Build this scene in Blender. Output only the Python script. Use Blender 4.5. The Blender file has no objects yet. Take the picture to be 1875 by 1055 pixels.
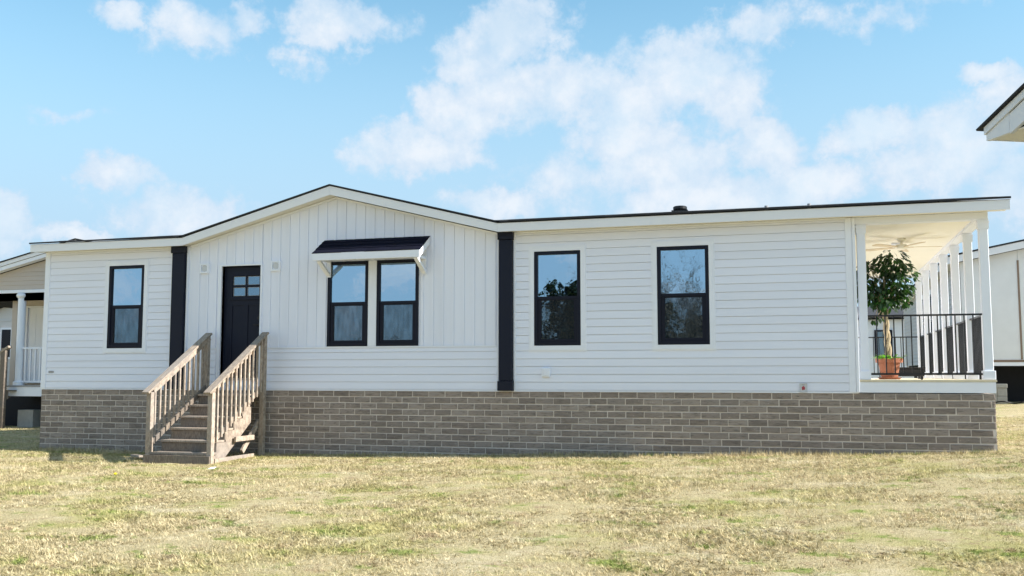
import bpy, math, random
import numpy as np
from mathutils import Vector, Matrix
random.seed(7)
RNG = np.random.default_rng(11)
S = bpy.context.scene
R = math.radians

# ------------------------------------------------------------------ camera, sun, sky, exposure
cd = bpy.data.cameras.new('camera')
cam = bpy.data.objects.new('camera', cd)
S.collection.objects.link(cam)
cam.location = (14.26, -15.766, 0.257)
cam.rotation_euler = (R(90 + 5.073), 0, R(16.707))
cd.sensor_width = 36.0
cd.lens = 36.0 * 1802.2 / 1875.0
cd.clip_start = 0.1
cd.clip_end = 3000
S.camera = cam

SUN_EL, SUN_AZ = 33.5, 1.6            # elevation; degrees behind the plane of the front wall
EXPOSURE = 1.12
SKY_STRENGTH = 0.108
SUN_STRENGTH = 4.5
to_sun = Vector((math.cos(R(SUN_EL)) * math.cos(R(SUN_AZ)), math.cos(R(SUN_EL)) * math.sin(R(SUN_AZ)), math.sin(R(SUN_EL))))
ld = bpy.data.lights.new('sun', 'SUN')
ld.energy = SUN_STRENGTH
ld.angle = R(0.55)
ld.color = (1.0, 0.95, 0.87)
sun = bpy.data.objects.new('sun', ld)
S.collection.objects.link(sun)
sun.rotation_euler = to_sun.to_track_quat('Z', 'Y').to_euler()
sun.location = (40, 0, 40)

S.view_settings.view_transform = 'Standard'
S.view_settings.look = 'None'
S.view_settings.gamma = 1.0
S.view_settings.use_curve_mapping = False
S.view_settings.exposure = EXPOSURE

world = bpy.data.worlds.new('World')
S.world = world
world.use_nodes = True


class NT:
    """tiny helper to write node graphs as expressions"""
    def __init__(s, tree):
        s.t = tree
        tree.nodes.clear()

    def n(s, kind, **kw):
        nd = s.t.nodes.new(kind)
        for k, v in kw.items():
            setattr(nd, k, v)
        return nd

    def put(s, sock, v):
        if isinstance(v, bpy.types.NodeSocket):
            s.t.links.new(v, sock)
        else:
            if sock.type == 'RGBA' and len(v) == 3:
                v = (*v, 1.0)
            sock.default_value = v

    def m(s, op, a, b=0.0, c=0.0, clamp=False):
        nd = s.n('ShaderNodeMath', operation=op, use_clamp=clamp)
        for i, v in enumerate((a, b, c)):
            s.put(nd.inputs[i], v)
        return nd.outputs[0]

    def mix(s, f, a, b, mode='MIX'):
        nd = s.n('ShaderNodeMix', data_type='RGBA', blend_type=mode)
        s.put(nd.inputs['Factor'], f)
        s.put(nd.inputs[6], a)
        s.put(nd.inputs[7], b)
        return nd.outputs[2]

    def ramp(s, f, lo, hi, a=0.0, b=1.0, kind='SMOOTHSTEP'):
        nd = s.n('ShaderNodeMapRange', interpolation_type=kind)
        for i, v in enumerate((f, lo, hi, a, b)):
            s.put(nd.inputs[i], v)
        return nd.outputs[0]

    def noise(s, vec, scale, detail=2.0, rough=0.5, w=None, out=0):
        nd = s.n('ShaderNodeTexNoise')
        if w is not None:
            nd.noise_dimensions = '4D'
            s.put(nd.inputs['W'], w)
        if vec is not None:
            s.put(nd.inputs['Vector'], vec)
        s.put(nd.inputs['Scale'], scale)
        s.put(nd.inputs['Detail'], detail)
        s.put(nd.inputs['Roughness'], rough)
        return nd.outputs[out]

    def mapping(s, vec, scale=(1, 1, 1), loc=(0, 0, 0), rot=(0, 0, 0)):
        nd = s.n('ShaderNodeMapping')
        s.put(nd.inputs['Vector'], vec)
        nd.inputs['Scale'].default_value = scale
        nd.inputs['Location'].default_value = loc
        nd.inputs['Rotation'].default_value = rot
        return nd.outputs[0]


def build_sky():
    g = NT(world.node_tree)
    out = g.n('ShaderNodeOutputWorld')
    bg = g.n('ShaderNodeBackground')
    g.t.links.new(bg.outputs[0], out.inputs[0])
    bg.inputs['Strength'].default_value = SKY_STRENGTH
    sky = g.n('ShaderNodeTexSky', sky_type='NISHITA', sun_disc=False)
    sky.sun_elevation = R(SUN_EL)
    sky.sun_rotation = R(90 - SUN_AZ)
    sky.altitude = 30.0
    sky.air_density = 1.0
    sky.dust_density = 0.6
    sky.ozone_density = 2.2
    tc = g.n('ShaderNodeTexCoord').outputs['Generated']
    sep = g.n('ShaderNodeSeparateXYZ')
    g.put(sep.inputs[0], tc)
    x, y, z = sep.outputs
    az = g.m('ARCTAN2', x, y)
    el = g.m('ARCSINE', z)
    # warp so that the puffs get billowed outlines
    wp = g.noise(tc, 16.0, 5.0, 0.62, out=1)
    ws = g.n('ShaderNodeSeparateXYZ')
    g.put(ws.inputs[0], wp)
    wp2 = g.noise(tc, 60.0, 4.0, 0.6, out=1)
    ws2 = g.n('ShaderNodeSeparateXYZ')
    g.put(ws2.inputs[0], wp2)
    azw = g.m('ADD', az, g.m('ADD', g.m('MULTIPLY', g.m('SUBTRACT', ws.outputs[0], 0.5), 0.075), g.m('MULTIPLY', g.m('SUBTRACT', ws2.outputs[0], 0.5), 0.018)))
    elw = g.m('ADD', el, g.m('ADD', g.m('MULTIPLY', g.m('SUBTRACT', ws.outputs[1], 0.5), 0.055), g.m('MULTIPLY', g.m('SUBTRACT', ws2.outputs[1], 0.5), 0.016)))
    blobs = [(-0.29, 0.342, 0.043, 0.033, 1), (-0.33, 0.313, 0.034, 0.031, 0.9), (-0.344, 0.265, 0.037, 0.032, 0.9), (-0.386, 0.225, 0.056, 0.022, 1), (-0.31, 0.282, 0.045, 0.037, 0.85), (-0.256, 0.287, 0.051, 0.037, 0.8), (-0.116, 0.304, 0.057, 0.032, 1), (-0.07, 0.27, 0.037, 0.042, 0.8), (-0.172, 0.277, 0.066, 0.034, 0.85), (-0.172, 0.234, 0.052, 0.022, 0.9), (-0.128, 0.203, 0.07, 0.032, 0.85), (-0.036, 0.226, 0.032, 0.026, 1), (0.005, 0.187, 0.043, 0.022, 1), (-0.085, 0.177, 0.079, 0.027, 0.9), (-0.313, 0.171, 0.042, 0.014, 0.9), (-0.228, 0.197, 0.061, 0.033, 0.6), (-0.033, 0.344, 0.032, 0.022, 0.7), (0.07, 0.339, 0.101, 0.016, 0.5), (0.164, 0.272, 0.024, 0.01, 0.9), (0.191, 0.244, 0.026, 0.024, 0.9), (0.076, 0.231, 0.044, 0.018, 1), (0.138, 0.21, 0.046, 0.035, 0.85), (0.183, 0.176, 0.031, 0.034, 0.8), (0.085, 0.194, 0.038, 0.025, 0.6), (-0.683, 0.34, 0.02, 0.01, 0.8), (-0.607, 0.326, 0.044, 0.024, 0.65), (-0.56, 0.337, 0.024, 0.015, 0.85), (-0.474, 0.346, 0.044, 0.021, 0.9), (-0.503, 0.31, 0.025, 0.015, 0.55), (-0.732, 0.238, 0.033, 0.008, 0.5), (-0.683, 0.186, 0.028, 0.016, 0.9), (-0.615, 0.155, 0.056, 0.022, 0.85), (-0.773, 0.136, 0.021, 0.022, 1), (-0.725, 0.129, 0.037, 0.008, 0.8), (-0.415, 0.348, 0.023, 0.015, 0.4)]
    acc = None
    for a0, e0, ra, re, w in blobs:
        dx = g.m('DIVIDE', g.m('SUBTRACT', azw, a0), ra * 1.6)
        dy = g.m('DIVIDE', g.m('SUBTRACT', elw, e0), re * 1.5)
        d = g.m('SQRT', g.m('ADD', g.m('MULTIPLY', dx, dx), g.m('MULTIPLY', dy, dy)))
        v = g.ramp(d, 1.25, 0.0, 0.0, w, 'LINEAR')
        acc = v if acc is None else g.m('MAXIMUM', acc, v)
    # the same kind of broken cumulus all round the rest of the sky
    gn = g.noise(g.mapping(tc, (1, 1, 2.2)), 5.0, 6.0, 0.58)
    gen = g.m('MULTIPLY', g.ramp(gn, 0.46, 0.64), 0.9)
    inside = g.m('MULTIPLY', g.m('MULTIPLY', g.ramp(az, -0.98, -0.86), g.ramp(az, 0.36, 0.24)), g.ramp(el, 0.5, 0.4))
    gen = g.m('MULTIPLY', gen, g.m('SUBTRACT', 1.0, inside))
    acc = g.m('MAXIMUM', acc, gen)
    edge = g.noise(tc, 26.0, 9.0, 0.62)
    tex = g.noise(tc, 15.0, 7.0, 0.6)
    field = g.m('ADD', acc, g.m('MULTIPLY', g.m('SUBTRACT', edge, 0.5), 1.1))
    field = g.m('MULTIPLY', field, g.ramp(acc, 0.0, 0.15))
    dens = g.m('MULTIPLY', g.ramp(field, 0.19, 0.52), g.ramp(tex, 0.34, 0.62, 0.62, 1.0), clamp=True)
    shade = g.ramp(g.m('ADD', g.m('MULTIPLY', field, 0.6), g.m('MULTIPLY', edge, 0.5)), 0.42, 0.85)
    # thin milky veil near the horizon
    veil = g.m('MULTIPLY', g.ramp(el, 0.43, 0.10), 0.94)
    deep = g.mix(1.0, sky.outputs[0], (0.84, 1.10, 0.98), 'MULTIPLY')
    col = g.mix(veil, deep, (2.15, 3.0, 3.85))
    col = g.mix(g.m('MULTIPLY', dens, 0.97), col, g.mix(shade, (2.85, 3.42, 4.05), (3.7, 3.95, 4.25)))
    g.put(bg.inputs['Color'], col)


build_sky()

# ------------------------------------------------------------------ materials
MATS = {}


def mat(name, base, rough=0.6, var=0.06, nscale=6.0, bump=0.0, bscale=60.0, stretch=(1, 1, 1), spec=0.4, rnd=0.0, dirt=0.0):
    """plain painted / moulded surface: slight tone mottling, optional relief, per-object tone shift"""
    m = bpy.data.materials.new(name)
    m.use_nodes = True
    g = NT(m.node_tree)
    o = g.n('ShaderNodeOutputMaterial')
    p = g.n('ShaderNodeBsdfPrincipled')
    g.t.links.new(p.outputs[0], o.inputs[0])
    pos = g.n('ShaderNodeNewGeometry').outputs['Position']
    pos = g.mapping(pos, stretch)
    nz = g.noise(pos, nscale, 5.0, 0.6)
    f = g.ramp(nz, 0.25, 0.75, 1.0 - var, 1.0 + var, 'LINEAR')
    if rnd:
        f = g.m('MULTIPLY', f, g.ramp(g.n('ShaderNodeObjectInfo').outputs['Random'], 0, 1, 1 - rnd, 1 + rnd, 'LINEAR'))
    c = g.mix(1.0, (*base, 1), (1, 1, 1, 1), 'MULTIPLY')
    vm = g.n('ShaderNodeVectorMath', operation='SCALE')
    vm.inputs[0].default_value = base
    g.put(vm.inputs['Scale'], f)
    col = vm.outputs[0]
    if dirt:
        dn = g.noise(pos, nscale * 0.35, 7.0, 0.7)
        col = g.mix(g.m('MULTIPLY', g.ramp(dn, 0.52, 0.75), dirt), col, tuple(0.55 * b * k for b, k in zip(base, (1.0, 0.93, 0.82))))
    g.put(p.inputs['Base Color'], col)
    g.put(p.inputs['Roughness'], g.ramp(nz, 0.2, 0.8, max(0.02, rough - 0.08), min(1, rough + 0.08), 'LINEAR'))
    p.inputs['Specular IOR Level'].default_value = spec
    if bump:
        b = g.n('ShaderNodeBump')
        b.inputs['Strength'].default_value = bump
        b.inputs['Distance'].default_value = 0.01
        g.put(b.inputs['Height'], g.noise(pos, bscale, 4.0, 0.6))
        g.put(p.inputs['Normal'], b.outputs[0])
    MATS[name] = m
    return m


siding_m = mat('vinyl_siding', (0.79, 0.815, 0.925), 0.5, 0.03, 1.2, 0.12, 9.0, (0.25, 1, 2.5), 0.35, 0.018, 0.10)
batten_m = mat('vinyl_batten', (0.79, 0.815, 0.925), 0.5, 0.03, 1.2, 0.12, 9.0, (2.5, 1, 0.25), 0.35, 0.018, 0.08)
white_m = mat('white_trim', (0.81, 0.835, 0.92), 0.45, 0.02, 3.0, 0.05, 20, dirt=0.08)
soffit_m = mat('soffit_white', (0.78, 0.75, 0.69), 0.6, 0.03, 4.0)
fascia_m = mat('fascia_white', (0.78, 0.79, 0.84), 0.5, 0.03, 2.0, 0.06, 12, (0.2, 1, 1), dirt=0.1)
ceiling_m = mat('porch_ceiling_paint', (0.90, 0.87, 0.77), 0.6, 0.02, 3.0)
navy_m = mat('navy_paint', (0.007, 0.010, 0.024), 0.5, 0.10, 4.0, 0.06, 30, spec=0.22)
frame_m = mat('black_window_vinyl', (0.006, 0.008, 0.020), 0.45, 0.08, 8.0, spec=0.22)
black_m = mat('black_metal', (0.012, 0.012, 0.014), 0.42, 0.1, 20)
shingle_m = mat('roof_shingle', (0.030, 0.031, 0.037), 0.9, 0.35, 40, 0.8, 160, rnd=0.25)
awn_m = mat('awning_shingle', (0.007, 0.008, 0.018), 0.95, 0.3, 45, 0.3, 160, spec=0.08, rnd=0.12)
mortar_m = mat('mortar', (0.68, 0.60, 0.54), 0.95, 0.15, 14, 0.5, 90)
deck_m = mat('deck_board_tan', (0.72, 0.63, 0.47), 0.7, 0.1, 5, 0.15, 40, (1, 0.1, 1), rnd=0.06)
terra_m = mat('terracotta', (0.27, 0.10, 0.052), 0.8, 0.14, 14, 0.2, 60, dirt=0.2)
soil_m = mat('potting_soil', (0.05, 0.035, 0.022), 0.95, 0.3, 60, 0.8, 80)
trunkbark_m = mat('pale_bark', (0.40, 0.32, 0.20), 0.85, 0.2, 25, 0.4, 70, (1, 1, 0.2))
fan_m = mat('fan_blade_oak', (0.70, 0.58, 0.42), 0.5, 0.15, 6, 0, 10, (1, 8, 8))
darkfan_m = mat('fan_body_bronze', (0.10, 0.075, 0.05), 0.45, 0.1)
concrete_m = mat('concrete_block', (0.36, 0.35, 0.33), 0.95, 0.12, 12, 0.4, 70, dirt=0.3)
under_m = mat('crawlspace_shade', (0.02, 0.02, 0.024), 0.9, 0.2, 6)  # shade beneath the raised homes put into a near-black colour
inter_m = mat('interior_wall', (0.42, 0.40, 0.37), 0.7, 0.04, 3)
tan_m = mat('taupe_siding', (0.50, 0.44, 0.40), 0.6, 0.04, 2, 0.1, 9, (0.25, 1, 2.5), rnd=0.03)
greysid_m = mat('grey_siding', (0.56, 0.55, 0.56), 0.6, 0.04, 2, 0.1, 9, (0.25, 0.25, 2.5), rnd=0.03)
wrap_m = mat('white_wrap', (0.74, 0.75, 0.78), 0.45, 0.05, 2.0, 0.35, 5.0)
brown_m = mat('brown_trim', (0.24, 0.17, 0.13), 0.7, 0.1)
red_m = mat('red_ink', (0.36, 0.05, 0.07), 0.5, 0.3, 60)
greyp_m = mat('grey_plastic', (0.33, 0.33, 0.35), 0.5, 0.1)
plate_m = mat('pale_grey_plastic', (0.58, 0.59, 0.62), 0.5, 0.05)
litter_m = mat('white_paper', (0.85, 0.85, 0.83), 0.7, 0.05)
yellow_m = mat('yellow_petals', (0.75, 0.62, 0.02), 0.6, 0.1, 40)
rub_m = mat('black_rubber', (0.015, 0.015, 0.016), 0.6, 0.1)


def make_wood(name, k):
    m = bpy.data.materials.new(name)
    m.use_nodes = True
    g = NT(m.node_tree)
    o = g.n('ShaderNodeOutputMaterial')
    p = g.n('ShaderNodeBsdfPrincipled')
    g.t.links.new(p.outputs[0], o.inputs[0])
    tc = g.n('ShaderNodeTexCoord').outputs['Object']
    rnd = g.n('ShaderNodeObjectInfo').outputs['Random']
    gr = g.noise(g.mapping(tc, (9, 1.6, 1.6)), 9.0, 6.0, 0.65, w=g.m('MULTIPLY', rnd, 40.0))
    pt = g.noise(tc, 2.4, 5.0, 0.6)
    c = g.mix(g.ramp(gr, 0.3, 0.72), (0.20, 0.155, 0.125), (0.50, 0.41, 0.325))
    c = g.mix(g.ramp(pt, 0.42, 0.68, 0.0, 0.55), c, (0.29, 0.265, 0.25))
    vm = g.n('ShaderNodeVectorMath', operation='SCALE')
    g.put(vm.inputs[0], c)
    g.put(vm.inputs['Scale'], g.ramp(rnd, 0, 1, 0.82 * k, 1.2 * k, 'LINEAR'))
    g.put(p.inputs['Base Color'], vm.outputs[0])
    p.inputs['Roughness'].default_value = 0.85
    b = g.n('ShaderNodeBump')
    b.inputs['Strength'].default_value = 0.4
    b.inputs['Distance'].default_value = 0.005
    g.put(b.inputs['Height'], gr)
    g.put(p.inputs['Normal'], b.outputs[0])
    return m


wood_m = make_wood('weathered_wood', 1.0)
shadewood_m = make_wood('shade_dark_wood', 0.55)  # the same wood darkened; shade on risers and rail put into the colour


def make_brick(name, island):
    m = bpy.data.materials.new(name)
    m.use_nodes = True
    g = NT(m.node_tree)
    o = g.n('ShaderNodeOutputMaterial')
    p = g.n('ShaderNodeBsdfPrincipled')
    g.t.links.new(p.outputs[0], o.inputs[0])
    geo = g.n('ShaderNodeNewGeometry')
    rnd = geo.outputs['Random Per Island'] if island else g.n('ShaderNodeObjectInfo').outputs['Random']
    pos = geo.outputs['Position']
    w = g.m('MULTIPLY', rnd, 60.0)
    st = g.noise(g.mapping(pos, (5, 5, 26)), 1.6, 6.0, 0.68, w=w)
    sp = g.noise(pos, 26.0, 4.0, 0.6, w=w)
    c = g.mix(rnd, (0.225, 0.185, 0.160), (0.345, 0.290, 0.255))
    c = g.mix(g.ramp(st, 0.48, 0.68), c, (0.150, 0.121, 0.105))
    c = g.mix(g.ramp(st, 0.44, 0.26, 0.0, 0.85), c, (0.47, 0.40, 0.35))
    c = g.mix(g.ramp(sp, 0.62, 0.74, 0.0, 0.6), c, (0.58, 0.50, 0.44))
    g.put(p.inputs['Base Color'], c)
    p.inputs['Roughness'].default_value = 0.92
    b = g.n('ShaderNodeBump')
    b.inputs['Strength'].default_value = 0.8
    b.inputs['Distance'].default_value = 0.012
    g.put(b.inputs['Height'], st)
    g.put(p.inputs['Normal'], b.outputs[0])
    return m


brick_m = make_brick('faux_stone_brick', False)
brick_i = make_brick('faux_stone_brick_course', True)


def make_glass(name, refl, rough):
    m = bpy.data.materials.new(name)
    m.use_nodes = True
    g = NT(m.node_tree)
    o = g.n('ShaderNodeOutputMaterial')
    gl = g.n('ShaderNodeBsdfGlossy')
    gl.inputs['Roughness'].default_value = rough
    gl.inputs['Color'].default_value = (0.60, 0.80, 0.95, 1)
    tr = g.n('ShaderNodeBsdfTransparent')
    tr.inputs['Color'].default_value = (0.50, 0.56, 0.60, 1)
    fr = g.n('ShaderNodeLayerWeight')
    fr.inputs['Blend'].default_value = 0.25
    mx = g.n('ShaderNodeMixShader')
    g.put(mx.inputs[0], g.ramp(fr.outputs['Fresnel'], 0.0, 1.0, refl, 1.0, 'LINEAR'))
    g.t.links.new(tr.outputs[0], mx.inputs[1])
    g.t.links.new(gl.outputs[0], mx.inputs[2])
    pos = g.n('ShaderNodeNewGeometry').outputs['Position']
    b = g.n('ShaderNodeBump')
    b.inputs['Strength'].default_value = 0.045
    b.inputs['Distance'].default_value = 0.02
    g.put(b.inputs['Height'], g.noise(pos, 4.5, 2.0, 0.5))
    g.put(gl.inputs['Normal'], b.outputs[0])
    g.t.links.new(mx.outputs[0], o.inputs[0])
    return m


glass_m = make_glass('window_glass', 0.60, 0.012)
doorglass_m = make_glass('door_glass', 0.30, 0.06)


def make_screen():
    m = bpy.data.materials.new('insect_mesh')
    m.use_nodes = True
    g = NT(m.node_tree)
    o = g.n('ShaderNodeOutputMaterial')
    df = g.n('ShaderNodeBsdfDiffuse')
    df.inputs['Color'].default_value = (0.045, 0.05, 0.055, 1)
    tr = g.n('ShaderNodeBsdfTransparent')
    mx = g.n('ShaderNodeMixShader')
    pos = g.n('ShaderNodeNewGeometry').outputs['Position']
    nz = g.noise(g.mapping(pos, (14, 1, 2.5)), 1.5, 4, 0.6)
    g.put(mx.inputs[0], g.ramp(nz, 0.3, 0.7, 0.54, 0.36))
    g.t.links.new(df.outputs[0], mx.inputs[2])
    g.t.links.new(tr.outputs[0], mx.inputs[1])
    g.t.links.new(mx.outputs[0], o.inputs[0])
    return m


screen_m = make_screen()


def make_leaf(name, dark, light, trans=0.35):
    m = bpy.data.materials.new(name)
    m.use_nodes = True
    g = NT(m.node_tree)
    o = g.n('ShaderNodeOutputMaterial')
    p = g.n('ShaderNodeBsdfPrincipled')
    rnd = g.n('ShaderNodeNewGeometry').outputs['Random Per Island']
    c = g.mix(rnd, dark, light)
    g.put(p.inputs['Base Color'], c)
    p.inputs['Roughness'].default_value = 0.38
    t = g.n('ShaderNodeBsdfTranslucent')
    g.put(t.inputs['Color'], g.mix(1.0, c, (1.6, 2.2, 0.6), 'MULTIPLY'))
    mx = g.n('ShaderNodeMixShader')
    mx.inputs[0].default_value = trans
    g.t.links.new(p.outputs[0], mx.inputs[1])
    g.t.links.new(t.outputs[0], mx.inputs[2])
    g.t.links.new(mx.outputs[0], o.inputs[0])
    return m


leaf_m = make_leaf('ficus_leaf', (0.010, 0.026, 0.012), (0.030, 0.075, 0.020))
herb_m = make_leaf('herb_leaf', (0.05, 0.13, 0.03), (0.12, 0.24, 0.06))


def turf_nodes(g, tone):
    """straw coloured dormant turf with green patches; tone = 0..1 per blade / per spot"""
    pos = g.n('ShaderNodeNewGeometry').outputs['Position']
    flat = g.mapping(pos, (1, 1, 0))
    big = g.noise(flat, 0.55, 5.0, 0.62)
    mid = g.noise(g.mapping(flat, (0.7, 1.3, 1), (7, 3, 0)), 1.9, 4.0, 0.6)
    sm = g.noise(g.mapping(flat, (1, 1, 1), (31, 11, 0)), 5.5, 3.0, 0.6)
    straw = g.mix(tone, (0.27, 0.218, 0.112), (0.82, 0.705, 0.45))
    olive = g.mix(tone, (0.24, 0.225, 0.085), (0.66, 0.60, 0.28))
    green = g.mix(tone, (0.12, 0.165, 0.035), (0.40, 0.46, 0.14))
    c = g.mix(g.ramp(g.m('ADD', g.m('MULTIPLY', big, 0.6), g.m('MULTIPLY', mid, 0.4)), 0.47, 0.61, 0.0, 0.85), straw, olive)
    gp = g.ramp(g.m('ADD', g.m('MULTIPLY', mid, 0.6), g.m('MULTIPLY', sm, 0.4)), 0.545, 0.615, 0.0, 0.9)
    c = g.mix(gp, c, green)
    bp = g.ramp(g.noise(g.mapping(flat, (0.8, 1.2, 1), (3, 41, 0)), 3.4, 4.0, 0.65), 0.555, 0.67, 0.0, 0.75)
    c = g.mix(bp, c, g.mix(tone, (0.22, 0.15, 0.085), (0.58, 0.45, 0.29)))
    pp = g.ramp(g.noise(g.mapping(flat, (0.7, 1.2, 1), (53, 17, 0)), 1.3, 4.0, 0.65), 0.52, 0.68, 0.0, 0.7)
    return g.mix(pp, c, g.mix(tone, (0.45, 0.38, 0.25), (0.86, 0.77, 0.56)))


def make_turf(name, blades):
    m = bpy.data.materials.new(name)
    m.use_nodes = True
    g = NT(m.node_tree)
    o = g.n('ShaderNodeOutputMaterial')
    if blades:
        a = g.n('ShaderNodeAttribute', attribute_name='tone')
        col = turf_nodes(g, a.outputs['Fac'])
        d = g.n('ShaderNodeBsdfDiffuse')
        g.put(d.inputs['Color'], col)
        t = g.n('ShaderNodeBsdfTranslucent')
        g.put(t.inputs['Color'], col)
        mx = g.n('ShaderNodeMixShader')
        mx.inputs[0].default_value = 0.3
        g.t.links.new(d.outputs[0], mx.inputs[1])
        g.t.links.new(t.outputs[0], mx.inputs[2])
        g.t.links.new(mx.outputs[0], o.inputs[0])
    else:
        pos = g.n('ShaderNodeNewGeometry').outputs['Position']
        fine = g.noise(pos, 70.0, 4.0, 0.7)
        col = turf_nodes(g, g.ramp(fine, 0.3, 0.72, 0.0, 0.75))
        p = g.n('ShaderNodeBsdfPrincipled')
        g.put(p.inputs['Base Color'], col)
        p.inputs['Roughness'].default_value = 1.0
        p.inputs['Specular IOR Level'].default_value = 0.1
        b = g.n('ShaderNodeBump')
        b.inputs['Strength'].default_value = 0.9
        b.inputs['Distance'].default_value = 0.03
        g.put(b.inputs['Height'], fine)
        g.put(p.inputs['Normal'], b.outputs[0])
        g.t.links.new(p.outputs[0], o.inputs[0])
    return m


lawn_m = make_turf('dormant_turf', False)
blade_m = make_turf('dormant_turf_blades', True)

# ------------------------------------------------------------------ mesh helpers
ORG = {}


def thing(name, label, cat, loc=(0, 0, 0), group=None):
    o = bpy.data.objects.new(name, None)
    o.empty_display_size = 0.3
    S.collection.objects.link(o)
    o.location = loc
    o['label'] = label
    o['category'] = cat
    if group:
        o['group'] = group
    ORG[o.name] = Vector(loc)
    return o


def tag(o, label, cat, group=None):
    o['label'] = label
    o['category'] = cat
    if group:
        o['group'] = group
    return o


class MB:
    def __init__(s):
        s.v = []
        s.f = []

    def poly(s, pts):
        i = len(s.v)
        s.v += [tuple(p) for p in pts]
        s.f.append(tuple(range(i, i + len(pts))))
        return s

    def box(s, x0, x1, y0, y1, z0, z1):
        i = len(s.v)
        s.v += [(x0, y0, z0), (x1, y0, z0), (x1, y1, z0), (x0, y1, z0), (x0, y0, z1), (x1, y0, z1), (x1, y1, z1), (x0, y1, z1)]
        for q in ((0, 3, 2, 1), (4, 5, 6, 7), (0, 1, 5, 4), (1, 2, 6, 5), (2, 3, 7, 6), (3, 0, 4, 7)):
            s.f.append(tuple(i + k for k in q))
        return s

    def prism(s, pts, axis, a, b):
        """2D outline swept along an axis; pts are the two other coordinates in x,y,z order"""
        i = len(s.v)
        n = len(pts)
        for t in (a, b):
            for p in pts:
                q = list(p)
                q.insert('xyz'.index(axis), t)
                s.v.append(tuple(q))
        s.f.append(tuple(i + k for k in range(n)))
        s.f.append(tuple(i + n + k for k in reversed(range(n))))
        for k in range(n):
            l = (k + 1) % n
            s.f.append((i + k, i + n + k, i + n + l, i + l))
        return s

    def bar(s, p, q, w, h, up=(0, 0, 1)):
        """rectangular bar from p to q, w across, h along 'up'"""
        p, q, up = Vector(p), Vector(q), Vector(up)
        d = (q - p).normalized()
        side = d.cross(up).normalized()
        u = side.cross(d).normalized()
        i = len(s.v)
        for c in (p, q):
            for a, b in ((-1, -1), (1, -1), (1, 1), (-1, 1)):
                s.v.append(tuple(c + side * a * w / 2 + u * b * h / 2))
        for f in ((0, 1, 2, 3), (7, 6, 5, 4), (0, 4, 5, 1), (1, 5, 6, 2), (2, 6, 7, 3), (3, 7, 4, 0)):
            s.f.append(tuple(i + k for k in f))
        return s

    def tube(s, path, rad, n=8, caps=True):
        path = [Vector(p) for p in path]
        i = len(s.v)
        ref = Vector((0.31, 0.87, 0.38))
        for k, p in enumerate(path):
            d = (path[min(k + 1, len(path) - 1)] - path[max(k - 1, 0)]).normalized()
            a = d.cross(ref).normalized()
            b = d.cross(a).normalized()
            r = rad[k] if isinstance(rad, (list, tuple)) else rad
            for j in range(n):
                t = 2 * math.pi * j / n
                s.v.append(tuple(p + a * math.cos(t) * r + b * math.sin(t) * r))
        for k in range(len(path) - 1):
            for j in range(n):
                l = (j + 1) % n
                s.f.append((i + k * n + j, i + k * n + l, i + (k + 1) * n + l, i + (k + 1) * n + j))
        if caps:
            s.f.append(tuple(i + j for j in reversed(range(n))))
            e = i + (len(path) - 1) * n
            s.f.append(tuple(e + j for j in range(n)))
        return s

    def lathe(s, c, prof, n=20):
        i = len(s.v)
        for r, z in prof:
            for j in range(n):
                t = 2 * math.pi * j / n
                s.v.append((c[0] + r * math.cos(t), c[1] + r * math.sin(t), c[2] + z))
        for k in range(len(prof) - 1):
            for j in range(n):
                l = (j + 1) % n
                s.f.append((i + k * n + j, i + k * n + l, i + (k + 1) * n + l, i + (k + 1) * n + j))
        s.f.append(tuple(i + j for j in reversed(range(n))))
        e = i + (len(prof) - 1) * n
        s.f.append(tuple(e + j for j in range(n)))
        return s

    def mesh(s, name, material, org=Vector((0, 0, 0)), smooth=False):
        me = bpy.data.meshes.new(name)
        me.from_pydata([tuple(Vector(p) - org) for p in s.v], [], s.f)
        me.materials.append(material)
        me.validate()
        me.update()
        if smooth:
            me.polygons.foreach_set('use_smooth', [True] * len(me.polygons))
        return me

    def build(s, name, material, parent=None, smooth=False, bevel=0.0, loc=None, fix=True):
        org = ORG[parent.name] if parent else (Vector(loc) if loc else Vector((0, 0, 0)))
        me = s.mesh(name, material, org, smooth)
        if fix:
            import bmesh
            bm = bmesh.new()
            bm.from_mesh(me)
            bmesh.ops.recalc_face_normals(bm, faces=bm.faces)
            if bevel:
                bmesh.ops.bevel(bm, geom=list(bm.edges), offset=bevel, segments=1, affect='EDGES', clamp_overlap=True)
            bm.to_mesh(me)
            bm.free()
        o = bpy.data.objects.new(name, me)
        S.collection.objects.link(o)
        if parent:
            o.parent = parent
        else:
            o.location = org
        ORG[o.name] = org
        return o


def stuff(o):
    o['kind'] = 'stuff'
    return o


def structure(o):
    o['kind'] = 'structure'
    return o


def copy_tree(o, parent=None, offset=None, label=None):
    """copy a thing with its parts and their sub-parts (mesh data shared)"""
    c = o.copy()
    S.collection.objects.link(c)
    ORG[c.name] = ORG[o.name].copy()
    if parent:
        c.parent = parent
    if offset is not None:
        c.location = o.location + Vector(offset)
        ORG[c.name] = ORG[o.name] + Vector(offset)
    if label:
        c['label'] = label
    for ch in list(o.children):
        copy_tree(ch, c)
    return c


def subtract(a, b, holes):
    """intervals of [a,b] left after the holes are cut out"""
    out = [(a, b)]
    for h0, h1 in holes:
        nxt = []
        for s0, s1 in out:
            if h1 <= s0 or h0 >= s1:
                nxt.append((s0, s1))
                continue
            if h0 > s0:
                nxt.append((s0, h0))
            if h1 < s1:
                nxt.append((h1, s1))
        out = nxt
    return [(s0, s1) for s0, s1 in out if s1 - s0 > 0.015]


def sstep(a, b, x):
    t = np.clip((x - a) / (b - a), 0, 1)
    return t * t * (3 - 2 * t)


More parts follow.
